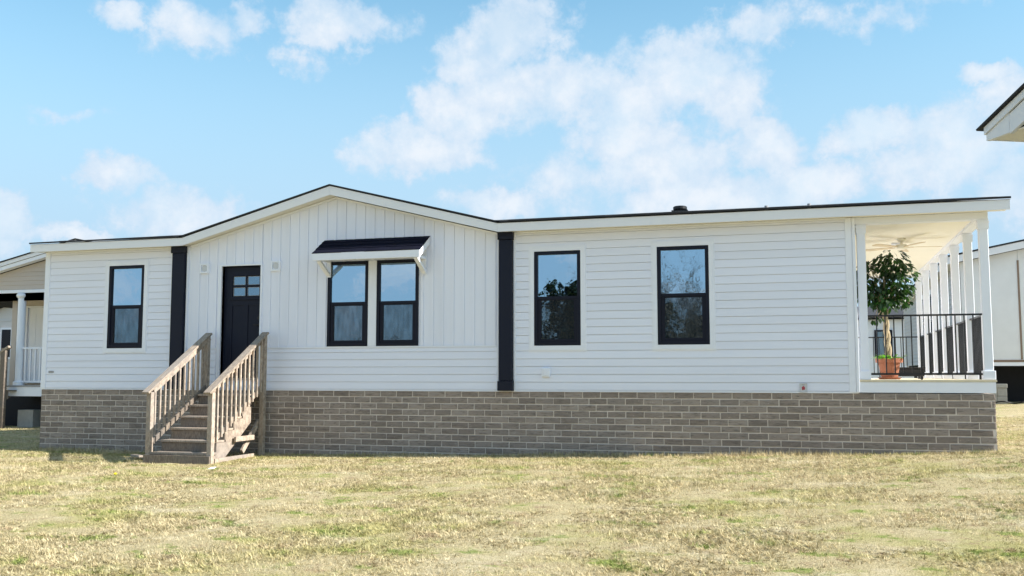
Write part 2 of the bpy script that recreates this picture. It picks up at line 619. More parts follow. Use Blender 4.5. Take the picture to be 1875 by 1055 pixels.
def ground(X, Y):
    X = np.asarray(X, float)
    Y = np.asarray(Y, float)
    zf = np.interp(X, [-30, 0, 2.5, 5, 9.4, 12.8, 14.9, 16.84, 19, 26, 60], [-1.25, -1.165, -1.18, -1.155, -1.07, -0.99, -0.93, -0.855, -0.79, -0.68, -0.6])
    w = sstep(0, 14, -Y)
    z = zf * (1 - w) - 1.42 * w
    sr = sstep(14, 18, X)
    yb = np.clip(Y, 0, 12)
    z = z + sr * yb * 0.030 - (1 - sr) * yb * 0.011
    far = sstep(25, 80, np.hypot(X - 8, Y))
    return z * (1 - far) - 1.2 * far


def gz(x, y):
    return float(ground(x, y))


# ------------------------------------------------------------------ the ground
def build_ground():
    def axis(lo, hi, step):
        core = np.arange(lo, hi + 1e-6, step)
        k = np.array([0.6, 1.4, 2.5, 4, 7, 12, 20, 35, 60, 100, 170, 300, 600, 1200])
        return np.concatenate([lo - k[::-1], core, hi + k])
    xs = axis(-12, 24, 0.25)
    ys = axis(-13, 13, 0.25)
    X, Y = np.meshgrid(xs, ys)
    Z = ground(X, Y)
    nx, ny = len(xs), len(ys)
    core = (np.abs(X - 6) < 18.1) & (np.abs(Y) < 13.1)
    bumps = (np.sin(X * 2.1 + 1.3 * np.sin(Y * 1.7)) * np.sin(Y * 2.6 + 0.9 * np.sin(X * 1.1)) * 0.014 + RNG.normal(0, 0.005, X.shape)) * core * sstep(0.2, 1.6, -Y)
    Z = Z + bumps
    v = np.stack([X, Y, Z], -1).reshape(-1, 3)
    idx = np.arange(nx * ny).reshape(ny, nx)
    f = np.stack([idx[:-1, :-1], idx[:-1, 1:], idx[1:, 1:], idx[1:, :-1]], -1).reshape(-1, 4)
    me = bpy.data.meshes.new('lawn')
    me.from_pydata(v.tolist(), [], f.tolist())
    me.materials.append(lawn_m)
    me.polygons.foreach_set('use_smooth', [True] * len(me.polygons))
    o = bpy.data.objects.new('lawn', me)
    S.collection.objects.link(o)
    structure(o)


build_ground()


def build_grass():
    px, py = [], []

    def region(x0, x1, y0, y1, dens):
        n = int((x1 - x0) * (y1 - y0) * dens)
        px.append(RNG.uniform(x0, x1, n))
        py.append(RNG.uniform(y0, y1, n))
    region(4, 19, -10.5, -5.5, 4300)
    region(-1, 19, -5.5, -2.0, 3900)
    region(-4, 19, -2.0, 0.0, 3900)
    region(16.9, 22, 0.0, 7, 2400)
    region(-11, -0.02, 0, 9, 1000)
    region(-11, -4.0, -2, 0, 1000)
    x = np.concatenate(px)
    y = np.concatenate(py)
    keep = ~((x > -0.01) & (x < 16.87) & (y > -0.04))
    keep &= ~((x > 3.75) & (x < 5.0) & (y > -1.84) & (y < -1.5))
    x, y = x[keep], y[keep]
    n = len(x)
    # tufts: pull part of the blades towards clump centres
    cell = 0.11
    cx = (np.floor(x / cell) + 0.5) * cell + np.sin(np.floor(x / cell) * 12.9 + np.floor(y / cell) * 78.2) * 0.05
    cy = (np.floor(y / cell) + 0.5) * cell + np.cos(np.floor(x / cell) * 39.3 + np.floor(y / cell) * 11.1) * 0.05
    pull = RNG.uniform(0, 0.55, n)
    edge = (y > -0.12) & (x > -0.05) & (x < 16.95)
    pull[edge] = 0
    x2 = x + (cx - x) * pull
    y2 = y + (cy - y) * pull
    bad = (x2 > -0.01) & (x2 < 16.87) & (y2 > -0.04)
    x2[bad], y2[bad] = x[bad], y[bad]
    x, y = x2, y2
    patch = np.sin(x * 1.3 + 2 * np.sin(y * 0.9)) * np.sin(y * 1.9 + 1.5 * np.sin(x * 0.7 + 1))
    L = RNG.uniform(0.025, 0.065, n) * (1 + 0.35 * patch)
    nearwall = np.exp(-((-y) / 0.18) ** 2) * ((x > 0) & (x < 16.9))
    L = L * (1 + 1.0 * nearwall * RNG.uniform(0, 1, n))
    el = np.radians(np.clip(RNG.normal(24, 18, n), 3, 80))
    el = np.where(nearwall > 0.3, np.radians(RNG.uniform(45, 88, n)), el)
    az = RNG.uniform(0, 2 * np.pi, n)
    W = RNG.uniform(0.005, 0.013, n)
    z = ground(x, y) - 0.004
    d = np.stack([np.cos(el) * np.cos(az), np.cos(el) * np.sin(az), np.sin(el)], -1)
    sd = np.stack([-np.sin(az), np.cos(az), RNG.normal(0, 0.35, n)], -1)
    b = np.stack([x, y, z], -1)
    v = np.empty((n, 3, 3), np.float32)
    v[:, 0] = b - sd * (W / 2)[:, None]
    v[:, 1] = b + sd * (W / 2)[:, None]
    v[:, 2] = b + d * L[:, None]
    me = bpy.data.meshes.new('grass')
    me.vertices.add(3 * n)
    me.vertices.foreach_set('co', v.reshape(-1))
    me.loops.add(3 * n)
    me.loops.foreach_set('vertex_index', np.arange(3 * n, dtype=np.int32))
    me.polygons.add(n)
    me.polygons.foreach_set('loop_start', np.arange(0, 3 * n, 3, dtype=np.int32))
    me.update(calc_edges=True)
    ch = np.abs(np.sin(np.floor(x / 0.06) * 127.1 + np.floor(y / 0.09) * 311.7) * 43758.5453) % 1.0
    tone = np.clip(0.5 + 1.25 * (0.42 * RNG.beta(0.8, 0.75, n) + 0.58 * ch - 0.5) + 0.05 * patch, 0, 1).astype(np.float32)
    at = me.attributes.new('tone', 'FLOAT', 'POINT')
    at.data.foreach_set('value', np.repeat(tone, 3))
    me.materials.append(blade_m)
    o = bpy.data.objects.new('grass', me)
    S.collection.objects.link(o)
    stuff(o)
    tag(o, 'short dormant lawn grass, straw coloured with green patches, in front of the white house', 'grass')


build_grass()

# ------------------------------------------------------------------ the white house
XL, XC, XR, XP = 0.0, 14.98, 17.10, 16.86       # left corner, end of the closed house, roof end, porch end
DEPTH = 9.05
EX = 0.1288                                     # siding exposure
house = thing('manufactured_home', 'long white manufactured home with black trimmed windows, brick skirting and side porch', 'house', (8.0, 4.5, -1.0))

wins = {'L': (1.49, 2.275, 0.770, 2.340), 'A': (6.115, 6.900, 0.765, 2.265), 'B': (7.065, 7.850, 0.765, 2.265),
        'C': (9.922, 10.708, 0.748, 2.312), 'D': (11.970, 12.786, 0.745, 2.316)}
DOOR = (3.955, 4.765, 0.205, 2.258)
openings = list(wins.values()) + [DOOR]
GX0, GX1, GPK = 3.21, 9.31, 6.25                # ends and peak of the gabled middle


def wall_top(x):
    if x < GX0 or x > GX1:
        return 2.66
    return 2.66 + (3.445 - 2.66) * (1 - abs(x - GPK) / (GX1 - GPK if x > GPK else GPK - GX0))


def front_wall():
    m = MB()
    y0, y1 = 0.002, 0.12
    xs = sorted({XL, XC, GX0, GPK, GX1} | {o[0] for o in openings} | {o[1] for o in openings})
    for a, b in zip(xs[:-1], xs[1:]):
        mid = 0.5 * (a + b)
        hs = [(o[2], o[3]) for o in openings if o[0] < mid < o[1]]
        segs = subtract(0.0, 2.60, hs)
        for z0, z1 in segs:
            m.box(a, b, y0, y1, z0, z1)
        m.prism([(a, 2.60), (b, 2.60), (b, wall_top(b) - 0.005), (a, wall_top(a) - 0.005)], 'y', y0, y1)
    return m.build('front_wall', white_m, house)


fw = front_wall()


def lap_board(x0, x1, z0, h=EX):
    m = MB()
    j = random.uniform(-0.0015, 0.0015)
    lip = 0.0064 if x0 > 9.5 else 0.0052
    m.prism([(0.0, z0 + lip + j), (-0.019 + j, z0 + lip + j), (-0.020 + j, z0 + 0.012), (-0.012, z0 + h), (0.0, z0 + h)], 'x', x0, x1)
    return m.build('siding_board', siding_m, fw)


def lap_field(x0, x1, z0, z1, cut):
    k = 0
    z = z0
    while z < z1 - 0.02:
        h = min(EX, z1 - z)
        holes = [(o[0] - 0.03, o[1] + 0.03) for o in cut if z + h > o[2] + 0.004 and z < o[3] - 0.004]
        for a, b in subtract(x0, x1, holes):
            lap_board(a, b, z, h)
        z += EX
        k += 1


def trim_box(m, x0, x1, z0, z1, w, y0, y1):
    m.box(x0 - w, x0, y0, y1, z0 - w, z1 + w)
    m.box(x1, x1 + w, y0, y1, z0 - w, z1 + w)
    m.box(x0, x1, y0, y1, z1, z1 + w)
    m.box(x0, x1, y0, y1, z0 - w, z0)


lap_field(0.10, 2.875, 0.012, 2.63, [wins['L']])
lap_field(3.28, 9.27, 0.012, 0.735, [(DOOR[0] - 0.06, DOOR[1] + 0.03, 0.1, 2.3)])
lap_field(9.60, 14.845, 0.012, 2.63, [wins['C'], wins['D']])


def batten_field():
    pitch = 0.1858
    z0 = 0.765
    cut = [wins['A'], wins['B'], (DOOR[0] - 0.075, DOOR[1] + 0.03, 0.1, 2.285)]
    x = 3.30
    while x < 9.25:
        xe = min(x + pitch, 9.265)
        edges = sorted({x, xe} | {e for o in cut for e in (o[0], o[1]) if x < e < xe})
        for a, b in zip(edges[:-1], edges[1:]):
            if b - a < 0.01:
                continue
            mid = 0.5 * (a + b)
            hs = [(o[2], o[3]) for o in cut if o[0] < mid < o[1]]
            ta, tb = wall_top(a) - 0.05, wall_top(b) - 0.05
            segs = subtract(z0, min(ta, tb), hs)
            for i, (s0, s1) in enumerate(segs):
                m = MB()
                top = i == len(segs) - 1
                ua, ub = (ta, tb) if top else (s1, s1)
                bb = b - 0.002 if b > xe - 1e-6 else b
                m.prism([(a, s0), (bb, s0), (bb, ub), (a, ua)], 'y', -0.008, 0.0)
                r0, r1 = max(a, xe - 0.052), min(b, xe - 0.006)
                if r1 - r0 > 0.012:
                    f = lambda q: ua + (ub - ua) * (q - a) / (b - a)
                    m.prism([(r0, s0), (r1, s0), (r1, f(r1)), (r0, f(r0))], 'y', -0.020, -0.008)
                m.build('batten_board', batten_m, fw)
        x += pitch


batten_field()


def wall_trim():
    # horizontal break between the two kinds of siding
    m = MB()
    for a, b in subtract(3.30, 9.265, [(DOOR[0] - 0.08, DOOR[1] + 0.04)]):
        m.box(a, b, -0.026, 0.0, 0.737, 0.763)
    m.build('belly_band', white_m, house)
    # narrow frieze under the soffit
    m = MB()
    m.box(0.10, 2.88, -0.022, 0.0, 2.632, 2.658)
    m.box(9.59, 14.86, -0.022, 0.0, 2.632, 2.658)
    for a, b in ((3.29, GPK), (GPK, 9.27)):
        m.prism([(a, wall_top(a) - 0.048), (b, wall_top(b) - 0.048), (b, wall_top(b) - 0.008), (a, wall_top(a) - 0.008)], 'y', -0.028, 0.0)
    m.build('frieze', white_m, house)
    # starter strip
    MB().box(0.0, 14.98, -0.02, 0.0, -0.012, 0.011).build('starter_strip', white_m, house)
    # corner boards
    MB().box(-0.012, 0.10, -0.03, 0.10, 0.0, 2.655).build('corner_board', white_m, house, bevel=0.004)
    m = MB()
    m.box(14.845, 14.945, -0.028, 0.0, 0.0, 2.655)
    m.box(14.947, 14.992, -0.042, 0.10, 0.0, 2.655)
    m.build('corner_board', white_m, house, bevel=0.004)
    for x0, x1 in ((2.90, 3.20), (9.305, 9.565)):
        p = MB().box(x0 + 0.016, x1 - 0.016, -0.085, 0.0, 0.165, 2.53).build('pilaster', navy_m, house, bevel=0.008)
        MB().box(x0 - 0.004, x1 + 0.004, -0.105, 0.0, 0.0, 0.163).build('pilaster_base', navy_m, p, bevel=0.008)
        MB().box(x0 - 0.004, x1 + 0.004, -0.105, 0.0, 2.532, 2.658).build('pilaster_cap', navy_m, p, bevel=0.008)
        m = MB()
        m.box(x0 - 0.028, x0 - 0.006, -0.03, 0.0, 0.0, 2.655)
        m.box(x1 + 0.006, x1 + 0.036, -0.03, 0.0, 0.0, 2.655)
        m.build('channel_trim', white_m, p)


wall_trim()


def window(x0, x1, z0, z1, trim):
    w = MB()
    f = 0.056
    zm = 0.5 * (z0 + z1) - 0.012
    yf, yb = -0.034, 0.06
    w.box(x0, x0 + f, yf, yb, z0, z1)
    w.box(x1 - f, x1, yf, yb, z0, z1)
    w.box(x0 + f, x1 - f, yf, yb, z1 - f, z1)
    w.box(x0 + f, x1 - f, yf, yb, z0, z0 + f)
    fr = w.build('window', frame_m, house, bevel=0.004)
    m = MB()
    m.box(x0 + f, x1 - f, -0.020, 0.045, zm - 0.005, zm + 0.042)
    s = 0.040
    m.box(x0 + f, x0 + f + s, -0.012, 0.045, z0 + f, zm - 0.006)
    m.box(x1 - f - s, x1 - f, -0.012, 0.045, z0 + f, zm - 0.006)
    m.box(x0 + f + s, x1 - f - s, -0.012, 0.045, z0 + f, z0 + f + 0.03)
    m.build('sash', frame_m, fr, bevel=0.003)
    MB().box(x0 + f - 0.004, x1 - f + 0.004, 0.004, 0.008, zm + 0.038, z1 - f + 0.004).build('upper_pane', glass_m, fr)
    MB().box(x0 + f + s - 0.003, x1 - f - s + 0.003, 0.016, 0.020, z0 + f + 0.025, zm).build('lower_pane', glass_m, fr)
    sc = MB().poly([(x0 + f + s - 0.002, -0.002, z0 + f + 0.026), (x1 - f - s + 0.002, -0.002, z0 + f + 0.026), (x1 - f - s + 0.002, -0.002, zm - 0.002), (x0 + f + s - 0.002, -0.002, zm - 0.002)])
    sc.build('insect_screen', screen_m, fr)
    m = MB()
    t = 0.018
    xa, xb, za, zb = x0 + f + s, x1 - f - s, z0 + f + 0.03, zm - 0.006
    m.box(xa, xa + t, -0.006, 0.002, za, zb)
    m.box(xb - t, xb, -0.006, 0.002, za, zb)
    m.box(xa + t, xb - t, -0.006, 0.002, za, za + t)
    m.box(xa + t, xb - t, -0.006, 0.002, zb - t, zb)
    m.build('screen_frame', frame_m, fr)
    # reveal so no gap shows between frame and wall
    if trim:
        m = MB()
        trim_box(m, x0 - 0.003, x1 + 0.003, z0 - 0.003, z1 + 0.003, 0.072, -0.032, 0.0)
        trim_box(m, x0 - 0.075, x1 + 0.075, z0 - 0.075, z1 + 0.075, 0.022, -0.024, 0.0)
        m.build('casing', white_m, fr)
    return fr


for k in 'LCD':
    window(*wins[k], True)
wa = window(*wins['A'], False)
wb = window(*wins['B'], False)
MB().box(6.903, 7.062, -0.026, 0.0, 0.767, 2.262).build('mullion_trim', white_m, house)


def front_door():
    x0, x1, z0, z1 = DOOR
    yd = 0.065
    d = MB()
    gx0, gx1, gz0, gz1 = 4.135, 4.70, 1.70, 2.08
    st = 0.10
    # stiles, rails and the recessed panels of the slab
    d.box(x0 + 0.006, gx0, yd, yd + 0.04, z0, z1 - 0.01)
    d.box(gx1, x1 - 0.006, yd, yd + 0.04, z0, z1 - 0.01)
    d.box(gx0, gx1, yd, yd + 0.04, gz1, z1 - 0.01)
    d.box(gx0, gx1, yd, yd + 0.04, 1.54, gz0)
    d.box(gx0, gx1, yd, yd + 0.04, z0, z0 + 0.20)
    d.box(0.5 * (gx0 + gx1) - 0.045, 0.5 * (gx0 + gx1) + 0.045, yd, yd + 0.04, z0 + 0.20, 1.54)
    d.box(gx0, gx1, yd + 0.012, yd + 0.03, z0 + 0.20, 1.54)
    dr = d.build('front_door', navy_m, house)
    m = MB()
    xm, zm = 0.5 * (gx0 + gx1), 0.5 * (gz0 + gz1)
    for a, b in ((gx0, xm - 0.012), (xm + 0.012, gx1)):
        for c, e in ((gz0, zm - 0.012), (zm + 0.012, gz1)):
            MB().box(a + 0.015, b - 0.015, yd + 0.016, yd + 0.021, c + 0.015, e - 0.015).build('door_pane', doorglass_m, dr)
            t = MB()
            trim_box(t, a + 0.018, b - 0.018, c + 0.018, e - 0.018, 0.008, yd + 0.010, yd + 0.0155)
            t.build('pane_bead', greyp_m, dr)
    m.box(xm - 0.014, xm + 0.014, yd - 0.006, yd + 0.03, gz0, gz1)
    m.box(gx0, xm - 0.014, yd - 0.006, yd + 0.03, zm - 0.014, zm + 0.014)
    m.box(xm + 0.014, gx1, yd - 0.006, yd + 0.03, zm - 0.014, zm + 0.014)
    m.build('muntin', navy_m, dr)
    t = MB()
    trim_box(t, gx0, gx1, gz0, gz1, 0.03, yd - 0.012, yd)
    t.box(gx0 - 0.05, gx1 + 0.05, yd - 0.025, yd, gz0 - 0.06, gz0 - 0.03)
    t.build('glass_moulding', navy_m, dr)
    h = MB()
    h.tube([(4.70, yd, 1.17), (4.70, yd - 0.05, 1.17)], 0.016, 10)
    h.tube([(4.70, yd - 0.05, 1.17), (4.62, yd - 0.055, 1.17)], 0.012, 8)
    h.tube([(4.70, yd, 1.30), (4.70, yd - 0.02, 1.30)], 0.028, 12)
    h.build('door_handle', black_m, dr)
    j = MB()
    w = 0.07
    for a, b in ((x0 - w, x0), (x1, x1 + 0.03)):
        j.box(a, b, -0.034, 0.12, z0 - 0.05, z1)
    j.box(x0 - w, x1 + 0.03, -0.034, 0.12, z1, z1 + 0.03)
    j.build('door_casing', white_m, house)
    MB().box(x0, x1, -0.05, 0.13, z0 - 0.03, z0 - 0.001).build('door_sill', greyp_m, house)
    MB().box(x0 - w, x1 + 0.03, -0.030, 0.0, 0.012, z0 - 0.052).build('sill_apron', white_m, house)


front_door()


def wall_fittings():
    for x in (3.50, 4.985):
        bb = MB()
        trim_box(bb, x + 0.03, x + 0.155, 2.168, 2.292, 0.030, -0.055, -0.008)
        bb.box(x + 0.03, x + 0.155, -0.034, -0.008, 2.168, 2.292)
        b = bb.build('light_block', white_m, house)
        c = MB()
        n = 18
        ring = [(x + 0.0925 + 0.058 * math.cos(2 * math.pi * k / n), 2.23 + 0.058 * math.sin(2 * math.pi * k / n)) for k in range(n)]
        c.prism([(p[0], p[1]) for p in ring], 'y', -0.044, -0.0345)
        c.build('cover_plate', plate_m, b)
    b = MB().box(10.055, 10.19, -0.065, -0.004, 0.225, 0.385).build('outlet_cover', white_m, house, bevel=0.012)
    MB().box(10.09, 10.155, -0.075, -0.0655, 0.25, 0.36).build('flip_lid', white_m, b, bevel=0.004)
    bb = MB().box(14.125, 14.235, -0.034, -0.004, 0.0, 0.135)
    trim_box(bb, 14.131, 14.229, 0.006, 0.129, 0.008, -0.042, -0.0345)
    b = bb.build('notice_plate', plate_m, house)
    c = MB()
    n = 9
    c.prism([(14.178 + (0.026 + 0.007 * math.sin(k * 2.4)) * math.cos(2 * math.pi * k / n), 0.062 + (0.030 + 0.007 * math.cos(k * 3.1)) * math.sin(2 * math.pi * k / n)) for k in range(n)], 'y', -0.0375, -0.0345)
    c.build('red_mark', red_m, b)
    c = MB()
    for k in range(3):
        c.box(14.158 + k * 0.014, 14.166 + k * 0.014, -0.0375, -0.0345, 0.108, 0.120)
    c.build('print_mark', greyp_m, b)
    v = MB()
    for k in range(3):
        v.box(0.165 + k * 0.042, 0.199 + k * 0.042, -0.026, -0.014, 0.305, 0.345)
    v.build('small_vent', greyp_m, house)


wall_fittings()


def awning():
    x0, x1 = 6.05, 8.05
    aw = MB()
    # sloping deck of the awning (from wall z 2.63 to the front edge 2.36)
    yt, zt, yf, zf = -0.012, 2.655, -0.46, 2.375
    sx = 0.0
    aw.prism([(yt, zt - 0.03), (yt, zt), (yf, zf), (yf, zf - 0.03)], 'x', x0 + 0.02, x1 - 0.02)
    root = aw.build('awning', white_m, house)
    MB().box(x0, x1, yf - 0.028, yf - 0.003, zf - 0.135, zf - 0.004).build('awning_fascia', white_m, root, bevel=0.004)
    for a, b in ((x0, x0 + 0.022), (x1 - 0.022, x1)):
        MB().prism([(yf - 0.001, zf - 0.125), (yf - 0.001, zf + 0.0), (yt, zt + 0.0), (yt, zt - 0.135)], 'x', a, b).build('awning_end', white_m, root)
    # shingles: overlapping courses of separate tabs
    d = Vector((0, yt - yf, zt - zf))
    L = d.length
    d.normalize()
    nrm = Vector((0, -d.z, d.y))
    rows = 4
    for r in range(rows):
        t0, t1 = L * r / rows, L * (r + 1) / rows + 0.03
        t1 = min(t1, L)
        off = 0.11 * (r % 2)
        xs = [x0 - 0.012] + [x for x in np.arange(x0 + 0.11 + off, x1 - 0.05, 0.22)] + [x1 + 0.012]
        for a, b in zip(xs[:-1], xs[1:]):
            j = random.uniform(-0.003, 0.003)
            base = Vector((0, yf, zf)) + nrm * 0.002
            lo0 = base + d * (t0 - (0.03 if r == 0 else 0) + j) + nrm * 0.016
            lo1 = lo0 - nrm * 0.012
            hi0 = base + d * t1 + nrm * 0.004
            hi1 = hi0 - nrm * 0.003
            pts = [(p.y, p.z) for p in (lo1, lo0, hi0, hi1)]
            MB().prism(pts, 'x', a + 0.0015, b - 0.0015).build('shingle', awn_m, root)
    for xb in (x0 + 0.05, x1 - 0.13):
        b = MB()
        b.bar((xb + 0.04, yf + 0.03, zf - 0.125), (xb + 0.04, -0.045, 2.03), 0.075, 0.045, (0, 1, 0.3))
        b.box(xb, xb + 0.08, -0.045, -0.0245, 1.99, 2.50)
        b.box(xb + 0.002, xb + 0.078, yf + 0.0, -0.046, zf - 0.125, zf - 0.085)
        b.build('awning_bracket', white_m, root)


awning()


# --- roof
RS = 0.1695
OV = -0.28
YR = 4.55


def zr(y):
    return 2.825 + RS * (y - OV)


def roof():
    rt = MB()
    th = 0.026
    yb = DEPTH + 0.3

    def slab(x0, x1, y0, y1, z0, z1):
        rt.prism([(y0, z0 - th), (y1, z1 - th), (y1, z1), (y0, z0)], 'x', x0, x1)
    slab(-0.175, 3.30, OV - 0.02, YR, zr(OV - 0.02), zr(YR))
    slab(3.302, 9.33, 0.16, YR, zr(0.16), zr(YR))
    slab(9.332, XR + 0.015, OV - 0.02, YR, zr(OV - 0.02), zr(YR))
    slab(-0.175, XR + 0.015, YR + 0.002, yb, zr(YR), zr(YR) - RS * (yb - YR))
    root = rt.build('roof', shingle_m, house)
    # cross gable over the middle of the front
    g = MB()
    zp, ze = 3.630, 2.825
    xe0, xe1, xp = 3.20, 9.40, 6.257
    g.prism([(xe0, ze - 0.034), (xp, zp - 0.034), (xp, zp - 0.012), (xe0, ze - 0.012)], 'y', OV - 0.02, 4.2)
    g.prism([(xp, zp - 0.034), (xe1, ze - 0.034), (xe1, ze - 0.012), (xp, zp - 0.012)], 'y', OV - 0.02, 4.2)
    g.build('cross_gable', shingle_m, root)
    # fascia boards
    y0, y1 = OV, OV + 0.025
    MB().box(-0.157, 3.26, y0, y1, 2.640, 2.783).build('fascia_board', fascia_m, root)
    MB().box(9.36, XR, y0, y1, 2.640, 2.783).build('fascia_board', fascia_m, root)
    lo = lambda x: 2.640 + (3.430 - 2.640) * (1 - abs(x - xp) / ((xp - 3.262) if x < xp else (9.358 - xp)))
    hi = lambda x: lo(x) + 0.143 + 0.012 * (1 - abs(x - xp) / 3.05)
    for a, b in ((3.262, xp - 0.001), (xp + 0.001, 9.358)):
        MB().prism([(a, lo(a)), (b, lo(b)), (b, hi(b)), (a, hi(a))], 'y', y0, y1).build('gable_fascia', fascia_m, root)
    # drip edge, a dark line between shingles and fascia
    MB().box(-0.165, 3.26, y0 - 0.008, y1, 2.7835, 2.787).build('drip_edge', black_m, root)
    MB().box(9.36, XR + 0.008, y0 - 0.008, y1, 2.7835, 2.787).build('drip_edge', black_m, root)
    # soffits
    s = MB()
    s.box(-0.157, 3.26, y1, 0.0, 2.662, 2.670)
    s.box(9.36, XR - 0.02, y1, 0.0, 2.662, 2.670)
    for a, b in ((3.262, xp), (xp, 9.358)):
        s.prism([(a, wall_top(a) + 0.003), (b, wall_top(min(max(b, GX0), GX1)) + 0.003), (b, wall_top(min(max(b, GX0), GX1)) + 0.011), (a, wall_top(a) + 0.011)], 'y', y1, 0.118)
    s.build('soffit', soffit_m, root)
    # rakes at both ends, gable closures
    for x0, x1 in ((-0.157, -0.132), (XR - 0.025, XR)):
        for ya, yb2, za, zb in ((OV + 0.026, YR, zr(OV + 0.026), zr(YR)), (YR + 0.002, yb - 0.02, zr(YR), zr(YR) - RS * (yb - 0.02 - YR))):
            MB().prism([(ya, za - 0.185), (yb2, zb - 0.185), (yb2, zb - 0.043), (ya, za - 0.043)], 'x', x0, x1).build('rake_board', fascia_m, root)
    for x0, x1 in ((0.0, 0.1), (XP - 0.1, XP)):
        MB().prism([(0.13, 2.672), (DEPTH, 2.672), (DEPTH, zr(YR) - RS * (DEPTH - YR) - 0.05), (YR, zr(YR) - 0.05), (0.13, zr(0.13) - 0.05)], 'x', x0, x1).build('gable_closure', siding_m, root)
    # vent and small pipe on the roof
    v = MB()
    vx, vy = 12.24, 0.9
    zv = zr(vy)
    v.tube([(vx, vy, zv - 0.02), (vx, vy, zv + 0.06)], 0.085, 14)
    v.lathe((vx, vy, zv), [(0.09, 0.025), (0.118, 0.04), (0.118, 0.080), (0.10, 0.092)], 18)
    v.box(vx - 0.13, vx + 0.14, vy - 0.13, vy + 0.13, zv - 0.02, zv + 0.012)
    v.build('roof_vent', black_m, root)
    for px, py in ((13.6, 2.6), (14.35, 3.1)):
        MB().tube([(px, py, zr(py) - 0.05), (px, py, zr(py) + 0.03)], 0.035, 10).build('vent_pipe', greyp_m, root)
    # shingle ends standing a little proud along the eave: individually uneven edge
    e = MB()
    x = -0.17
    while x < XR:
        w = random.uniform(0.16, 0.34)
        if x + w < 3.25 or x > 9.36:
            y = OV - 0.026 - random.uniform(0, 0.004)
            zt = random.uniform(-0.001, 0.006)
            e.prism([(y, zr(y) - 0.020), (y + 0.3, zr(y + 0.3) + 0.001), (y + 0.3, zr(y + 0.3) + 0.004 + zt), (y, zr(y) + 0.003 + zt)], 'x', x + 0.002, min(x + w, XR + 0.015))
        x += w
    stuff(e.build('eave_shingles', shingle_m, root))


roof()


# --- shell, floor and a dark interior
def shell():
    m = MB()
    m.box(0.0, 0.10, 0.122, DEPTH, 0.0, 2.66)
    m.box(0.0, XC, DEPTH, DEPTH + 0.1, 0.0, 2.66)
    m.box(14.88, 14.978, 0.122, DEPTH, 0.0, 2.66)
    m.build('side_wall', siding_m, house)
    i = MB()
    i.box(0.12, 14.86, 0.16, 8.9, 0.10, 0.17)
    i.box(0.12, 14.86, 0.16, 8.9, 2.48, 2.52)
    i.box(0.12, 14.86, 4.2, 4.3, 0.18, 2.47)
    for x in (3.0, 9.4, 11.3):
        i.box(x, x + 0.1, 0.16, 4.19, 0.18, 2.47)
    i.build('interior', inter_m, house)
    # end wall siding on the porch
    z = 0.2
    while z < 2.6:
        MB().prism([(14.98, z), (14.998, z + 0.004), (14.998, z + 0.010), (14.9835, z + EX), (14.98, z + EX)], 'y', 0.11, DEPTH).build('end_siding', siding_m, house) if False else None
        z += EX


shell()


def end_siding():
    z = 0.2
    while z < 2.5:
        m = MB()
        i = len(m.v)
        prof = [(14.979, z), (14.997, z + 0.004), (14.997, z + 0.010), (14.983, z + EX), (14.979, z + EX)]
        m.prism(prof, 'y', 0.11, DEPTH)
        m.build('siding_board', siding_m, house)
        z += EX


end_siding()


